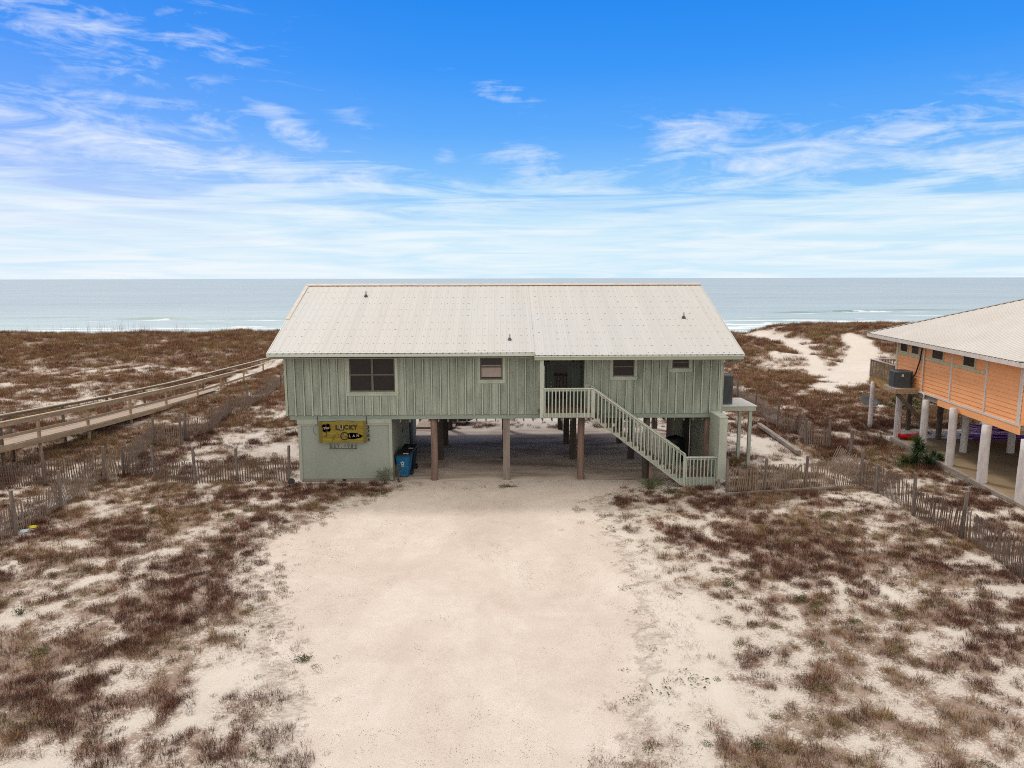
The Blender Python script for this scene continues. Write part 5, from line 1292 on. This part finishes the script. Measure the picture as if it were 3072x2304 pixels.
# piles
SZN = .25
def npile(u, v, r, m_=M['whitepile'], top=None, sq=False, flute=False, z=SZN, seed=0):
    p = at_z(u, v, z); s, n_ = (p - W0).dot(S_), (p - W0).dot(NN)
    return pile(nh, p.x, p.y, z - .3, top or 2.80, r, m_, sq=sq, flute=flute, n=16, seed=seed)
npile(2945, 1446, .19, seed=1, top=2.68); npile(2846, 1395, .175, seed=2, top=2.9); npile(3062, 1506, .20, seed=3, top=2.68)
npile(2690, 1312, .17, seed=4, top=2.75, flute=True); npile(2766, 1352, .16, seed=5, top=2.8)
npile(2888, 1356, .155, seed=6, top=2.6); npile(3031, 1358, .16, seed=7, top=2.6); npile(2814, 1318, .10, M['bwood_dark'], sq=True, seed=8, top=2.6)
npile(2609, 1284, .12, z=0.0, seed=9, top=2.75); npile(2722, 1290, .09, M['bwood_dark'], z=0, sq=True, seed=10, top=2.6)
for s_, n_ in ((1.9, 5.6), (4.7, 5.6), (1.9, 8.4), (4.7, 8.4), (7.6, 8.4), (10.5, 5.6), (10.5, 8.4)):
    q = nb(s_, n_, 0); pile(nh, q.x, q.y, 0, 2.6, .16, M['whitepile'], seed=int(s_ * 9 + n_))
# slab under neighbour
mb = MB(); s1_ = s_of(at_z(2660, 1312, SZN)); nbox(mb, -7.5, s1_, -.33, 15, -.3, SZN); o = mb.build('carport_slab', M['tanslab']); tag(o, kind='structure')
mb = MB()
sa = s1_ + .05; kk = 0
while sa > -7:
    L_ = 2.6; nbox(mb, sa - L_ + .02, sa, -.52, -.335, -.15, SZN + .03 - .02 * (kk % 2)); nbox(mb, sa - L_ + .1, sa + .1, -.60, -.525, -.2, .04)
    sa -= L_; kk += 1
o = mb.build('timber_kerb', M['kerbwood']); tag(o, 'weathered timber edging along the tan slab under the orange house', 'kerb')
# sea side deck
s_d0, s_d1 = L1, s_of(at_pl(2609, 1160, W0, NN))
dkz = 2.95
mb = MB(); nbox(mb, s_d0 + .02, s_d1, .0, 9, dkz - .05, dkz); nbox(mb, s_d0 + .02, s_d1 + .02, -.04, .0, dkz - .42, dkz - .0, 1); nbox(mb, s_d1, s_d1 + .04, .0, 9, dkz - .42, dkz, 1); mb.build('deck', [M['deckwood'], M['yellowwood']], nh)
re2 = empty('railing', nb(s_d0, 0, dkz)); re2.parent = nh; re2.location = nb(s_d0, 0, dkz) - nh.location
mb = MB(); nbox(mb, s_d0 + .05, s_d1 + .03, -.08, .06, dkz + 1.02, dkz + 1.06); nbox(mb, s_d1 - .08, s_d1 + .06, .0, 9, dkz + 1.021, dkz + 1.061); mb.build('top_rail', M['pinkwhite'], re2)
mb = MB(); nbox(mb, s_d0 + .05, s_d1, -.05, -.01, dkz + .08, dkz + .14); nbox(mb, s_d0 + .05, s_d1, -.052, -.012, dkz + .92, dkz + 1.0); mb.build('rail_board', M['railwood'], re2)
k = s_d0 + .12
while k < s_d1:
    mb = MB(); nbox(mb, k, k + .05, -.085, -.055, dkz + .02, dkz + 1.0); mb.build('baluster', M['railwood'], re2); k += .145
k = .12
while k < 3.0:
    mb = MB(); nbox(mb, s_d1 + .0, s_d1 + .03, k, k + .05, dkz + .02, dkz + 1.0); mb.build('baluster', M['railwood'], re2); k += .16
mb = MB(); nbox(mb, s_d1 - .05, s_d1 + .05, -.06, .04, dkz, dkz + 1.02); mb.build('newel_post', M['pinkwhite'], re2)
# condenser platform
pa = at_pl(2775, 1187, W0, NN); s_p0 = s_of(wpx(2790, 1180)) ; s_p1 = s_of(wpx(2700, 1180))
pzz = 3.0
def plat_s(u): return s_of(at_pl(u, 1170, W0 - NN * 1.1, NN))
s_pf = plat_s(2653); s_pn = plat_s(2712)
s_pn = s_pf - 1.5
np_ = empty('condenser_platform', nb((s_pf + s_pn) / 2, -.6, 2.7), 'brown timber bracket platform on the orange wall under the condenser', 'platform')
pz = at_pl(2712, 1174, nb(s_pn, -1.1, 0), NN).z
mb = MB(); nbox(mb, s_pn, s_pf, -1.15, -.07, pz - .04, pz); mb.build('platform_top', M['deckwood'], np_)
mb = MB(); nbox(mb, s_pn + .01, s_pf - .01, -1.16, -1.11, pz - .26, pz - .042); nbox(mb, s_pn, s_pn + .05, -1.109, -.07, pz - .26, pz - .042); nbox(mb, s_pf - .05, s_pf, -1.109, -.07, pz - .26, pz - .042); mb.build('platform_frame', M['bwood'], np_)
mb = MB(); q0 = nb(s_pn + .15, -1.0, pz - .28); q1 = nb(s_pn + .15, .25, pz - 1.6); mb.beam(q0, q1, .14, .18); mb.build('brace', M['bwood_dark'], np_)
q = nb((s_pf + s_pn) / 2 + .05, -.62, pz)
condenser(q.x, q.y, q.z, .92, .84, 'squat dark grey condenser with white plate on the timber bracket of the orange house', 'air conditioners', rz=-TH, rad=.22)
mb = MB(); ws = cs[1] + .02
mb.path([nb(ws + .12, -.09, 5.3), nb(ws + .25, -.10, 4.6), nb(ws + .55, -.12, 3.9), nb(ws + .62, -.3, 3.55)], .035, 6); mb.build('cable', M['black'], nh)
mb = MB(); mb.path([nb(ws - .12, -.09, 5.4), nb(ws - .12, -.09, 3.1), nb(ws - .5, -.10, 2.95), nb(ws - .45, -.12, 2.6), nb(ws - .38, -.1, .5)], .028, 6); mb.build('drain_pipe', M['white'], nh)
# satellite dish behind the deck post
dp = at_y(2609, 1201, 42.4)
ds = empty('satellite_dish', (dp.x, dp.y, 0), 'dark grey oval satellite dish behind the slim white deck post', 'satellite dish')
mb = MB(); vs = [Vector((0, 0, 0))]; fs = []
nd = Vector((.0, -.46, .9)).normalized(); ta = nd.orthogonal().normalized(); tb = nd.cross(ta)
vs = [dp + nd * -.16]
for j in range(1, 5):
    for i in range(24):
        a = 6.2832 * i / 24; r_ = .54 * j / 4; vs.append(dp + (ta * math.cos(a) + tb * math.sin(a)) * r_ + nd * (.16 * ((j / 4) ** 2) - .16))
for i in range(24): fs.append((0, 1 + i, 1 + (i + 1) % 24))
for j in range(3):
    for i in range(24): fs.append((1 + j * 24 + i, 1 + (j + 1) * 24 + i, 1 + (j + 1) * 24 + (i + 1) % 24, 1 + j * 24 + (i + 1) % 24))
mb.add(vs, fs); o = mb.build('reflector', M['dish'], ds, smooth=True); o.modifiers.new('s', 'SOLIDIFY').thickness = .02
mb = MB(); mb.tube((dp.x, dp.y, hgt(dp.x, dp.y) - .2), dp - Vector((0, 0, .17)), .03, .03, 8); mb.build('mast', M['steel'], ds)
# kayaks on the slab
def kayak(c, d, L_, w_, h_, m1, m2, label, group='kayaks stacked under the orange house', hatch=True):
    d = Vector(d).normalized(); sdv = Vector((-d.y, d.x, 0)); e = empty('kayak', c, label, 'kayak', group); c = Vector(c)
    vs = []; fs = []; K = 14; R_ = 10
    for j in range(K + 1):
        t = j / K * 2 - 1; ww = w_ / 2 * (1 - abs(t) ** 2.6) ** .7 + .012; rise = .10 * abs(t) ** 3
        for i in range(R_):
            a = 6.2832 * i / R_; yy = ww * math.cos(a); zz = h_ / 2 * math.sin(a) * (.5 + .5 * (ww / (w_ / 2))) * (1 if math.sin(a) < 0 else .8)
            vs.append(c + d * (t * L_ / 2) + sdv * yy + Vector((0, 0, h_ / 2 + zz + rise)))
    for j in range(K):
        for i in range(R_): fs.append((j * R_ + i, j * R_ + (i + 1) % R_, (j + 1) * R_ + (i + 1) % R_, (j + 1) * R_ + i))
    fs += [tuple(range(R_)), tuple(range(K * R_, K * R_ + R_))[::-1]]
    mb = MB(); mb.add(vs, fs); mb.build('hull', m1, e, smooth=True)
    mb = MB(); mb.path([vs[j * R_] + Vector((0, 0, .0)) for j in range(K + 1)], .022, 5); mb.path([vs[j * R_ + R_ // 2] for j in range(K + 1)], .022, 5); mb.build('rim', m2, e)
    if hatch:
        mb = MB(); q = c + Vector((0, 0, h_ * .88)); ring_ = [q + d * (.45 * math.cos(6.2832 * i / 16)) + sdv * (w_ * .30 * math.sin(6.2832 * i / 16)) for i in range(17)]; mb.path(ring_, .02, 5); mb.build('cockpit_rim', M['black'], e)
    return e
kb = at_z(2902, 1333, .26); kd = (1, -.12, 0)
kc = Vector((kb.x + 1.9, kb.y + .2, 0))
kayak(kc + Vector((-.1, 0, .44)), kd, 3.9, .72, .30, M['purple'], M['black'], 'dark purple kayak with black rim, lowest of the stack under the orange house')
kayak(kc + Vector((.15, .05, .70)), kd, 3.7, .70, .28, M['lilac'], M['purple'], 'lilac kayak in the middle of the stack under the orange house')
kayak(kc + Vector((.1, .1, .95)), kd, 3.6, .68, .26, M['purple'], M['lilac'], 'purple kayak with lilac rim on top of the stack under the orange house')
rk = empty('kayak_rack', (kc.x, kc.y, .25), 'low rusty rack of curved rails beneath the stacked kayaks', 'rack')
for t in (-1.1, 1.1):
    mb = MB(); q = Vector((kc.x + t, kc.y - .12 * t, 0)); mb.box((q.x - .05, q.y - .4, .25), (q.x + .05, q.y + .4, .44)); mb.build('support', M['bwood_dark'], rk)
for z_, y_ in ((.40, -.40), (.30, -.46)):
    mb = MB(); mb.path([Vector((kc.x + t, kc.y - .12 * t + y_ - .05 * math.cos(t), z_ - .03 * math.cos(t * 1.2))) for t in (-1.7, -1.2, -.6, 0, .6, 1.2)], .03, 6); mb.build('rail', M['rustor'], rk)
q = at_z(2722, 1316, .25)
kayak((q.x + .1, q.y, .25), (1, .25, 0), 1.5, .55, .30, M['red'], M['red'], 'small red hull lying at the slab end beside the fluted white pile', None, hatch=False)

# ------------------------------------------------------------------ plants
yu = at_z(2760, 1400, 0)
ye_ = empty('yucca', (yu.x, yu.y, 0), 'clump of dark green spiky yucca with paler heads beside the tan slab', 'yucca')
heads = [(2752, 1332, 1.0, 0), (2750, 1368, 1.0, 0), (2712, 1402, .85, 1), (2800, 1378, .95, 0), (2784, 1408, .95, 0), (2742, 1404, 1.0, 0), (2818, 1404, .8, 0), (2725, 1425, .7, 1), (2762, 1350, .8, 0)]
rn = random.Random(5)
for i, (u, v, sc_, ylw) in enumerate(heads):
    q = at_y(u, v, yu.y + rn.uniform(-.3, .4)); q.z = max(q.z, .15); mb = MB()
    for k in range(230):
        a = rn.random() * 6.283; e_ = R(rn.uniform(-35, 80)); dv = Vector((math.cos(a) * math.cos(e_), math.sin(a) * math.cos(e_), math.sin(e_))); Ln = .62 * sc_ * rn.uniform(.7, 1.1)
        sdv = dv.cross(Vector((0, 0, 1))).normalized() * .013; mid = q + dv * Ln * .6; tip = q + dv * Ln + Vector((0, 0, -.05 * Ln))
        mb.add([q - sdv, q + sdv, mid + sdv, mid - sdv, tip], [(0, 1, 2, 3), (3, 2, 4)], 1 if rn.random() < (.7 if ylw else .12) else 0)
    mb.build('leaf_rosette', [M['yucca'], M['yuccaY']], ye_)
    mb = MB(); mb.tube((q.x + rn.uniform(-.1, .1), q.y + .05, -.1), q, .06, .05, 7); mb.build('trunk', M['bark'], ye_)
def shrub(p, w_, h_, m1, label, seed, n=900, cat='shrub', name='shrub', sz=.022):
    rn = random.Random(seed); e = empty(name, p, label, cat); st_ = MB(); lf = MB()
    for b_i in range(int(9 + n / 150)):
        a = rn.random() * 6.283; r_ = rn.random() ** .6; tip = Vector(p) + Vector((w_ / 2 * r_ * math.cos(a), w_ / 2 * r_ * math.sin(a) * .8, h_ * (1 - .55 * r_ ** 2) * rn.uniform(.75, 1.05)))
        mid = Vector(p).lerp(tip, .5) + Vector((rn.gauss(0, .03), rn.gauss(0, .03), .03)); st_.path([Vector(p) + Vector((rn.gauss(0, .04), rn.gauss(0, .04), -.05)), mid, tip], .007, 4)
        for k in range(int(n / 14)):
            t = rn.random() ** .7; c_ = (mid.lerp(tip, t) if rn.random() < .7 else Vector(p).lerp(mid, .3 + .7 * t)) + Vector((rn.gauss(0, .055), rn.gauss(0, .055), rn.gauss(0, .05)))
            if c_.z < 0: c_.z = .02
            n_ = Vector((rn.gauss(0, 1), rn.gauss(0, 1), rn.gauss(0, 1))).normalized(); ta = n_.orthogonal().normalized() * sz; tb = n_.cross(ta) * .5
            lf.add([c_ - ta, c_ + tb, c_ + ta, c_ - tb], [(0, 1, 2, 3)])
    st_.build('stem', M['bark'], e); lf.build('foliage', m1, e)
q = base(1158, 1452); shrub((q.x, q.y, 0), .95, .85, M['shrub'], 'feathery grey green shrub at the right corner of the storage room', 1)
q = base(1196, 1450); shrub((q.x, q.y + .2, 0), .7, .9, M['shrub'], 'small pale green shrub growing in front of the blue bin', 2, 500)
q = base(1950, 1468); shrub((q.x, q.y, 0), 1.3, .55, M['shrub2'], 'low bushy green shrub in front of the dark pile under the stairs', 3, 1100)
q = base(2010, 1480); shrub((q.x, q.y, 0), .9, .3, M['shrub'], 'flat green weed clump right of the bushy shrub under the stairs', 4, 500)
q = base(1522, 1462); shrub((q.x, q.y, 0), .9, .10, M['shrub2'], 'flat green weeds at the foot of the grey front pile', 5, 420)
q = at_z(1858, 1300, 0); shrub((q.x, q.y + 3.0, 0), 3.6, 1.3, M['shrub2'], 'yellow green bush standing behind the house seen between the stairs and piles', 6, 2200, sz=.05)
q = base(2665, 1228); shrub((q.x + 1.0, q.y, hgt(q.x, q.y)), 4.0, .8, M['shrub2'], 'green scrub patch beyond the dish beside the orange house', 7, 1800, sz=.05)
for i, (u, v) in enumerate(((60, 1843), (455, 1500 + 40), (905, 1985), (2270, 2250), (2400, 1800), (2190, 1760), (650, 1660))):
    q = base(u, v); shrub((q.x, q.y, q.z), .45, .16, M['shrub2'], ['dark green weed tuft at the left edge of the sand', 'small green weed near the left yard fence', 'small green weed in pale sand at lower left', 'bright green weed at the lower right edge of the drive', 'green weed right of centre in the right yard', 'low green weed near the drive in the right yard', 'small green weed high in the left yard'][i], 20 + i, 200, 'weed', 'weed')
# litter, lamp
q = base(870, 1462); fl = empty('floodlight', (q.x, q.y, 0), 'small black ground floodlight at the foot of the fence by the storage room', 'floodlight')
mb = MB(); mb.tube((q.x, q.y, -.05), (q.x, q.y, .16), .02, .02, 6); mb.build('stake', M['black'], fl)
mb = MB(); mb.tube((q.x - .02, q.y + .05, .2), (q.x + .12, q.y - .12, .3), .08, .14, 12); mb.build('head', M['black'], fl, smooth=False)
def bag(u, v, m_, nm, label, r_, seed):
    q = base(u, v); rn = random.Random(seed); mb = MB(); vs = []; fs = []
    for j in range(5):
        for i in range(10):
            a = 6.2832 * i / 10; e_ = j / 4 * 1.5; rr = r_ * math.cos(e_) * rn.uniform(.75, 1.2) + .004; vs.append((q.x + rr * 1.5 * math.cos(a), q.y + rr * math.sin(a), q.z + r_ * .5 * math.sin(e_) * rn.uniform(.8, 1.1)))
    for j in range(4):
        for i in range(10): fs.append((j * 10 + i, j * 10 + (i + 1) % 10, (j + 1) * 10 + (i + 1) % 10, (j + 1) * 10 + i))
    fs.append(tuple(range(40, 50))); mb.add(vs, fs); tag(mb.build(nm, m_), label, 'litter')
bag(98, 1582, M['yellow'], 'plastic_bag', 'crumpled yellow plastic bag by the left foreground fence post', .13, 1)
bag(72, 1594, M['bluebag'], 'plastic_bag', 'crumpled pale blue plastic bag beside the yellow one', .14, 2)
print('verts ground', len(ground.data.vertices))
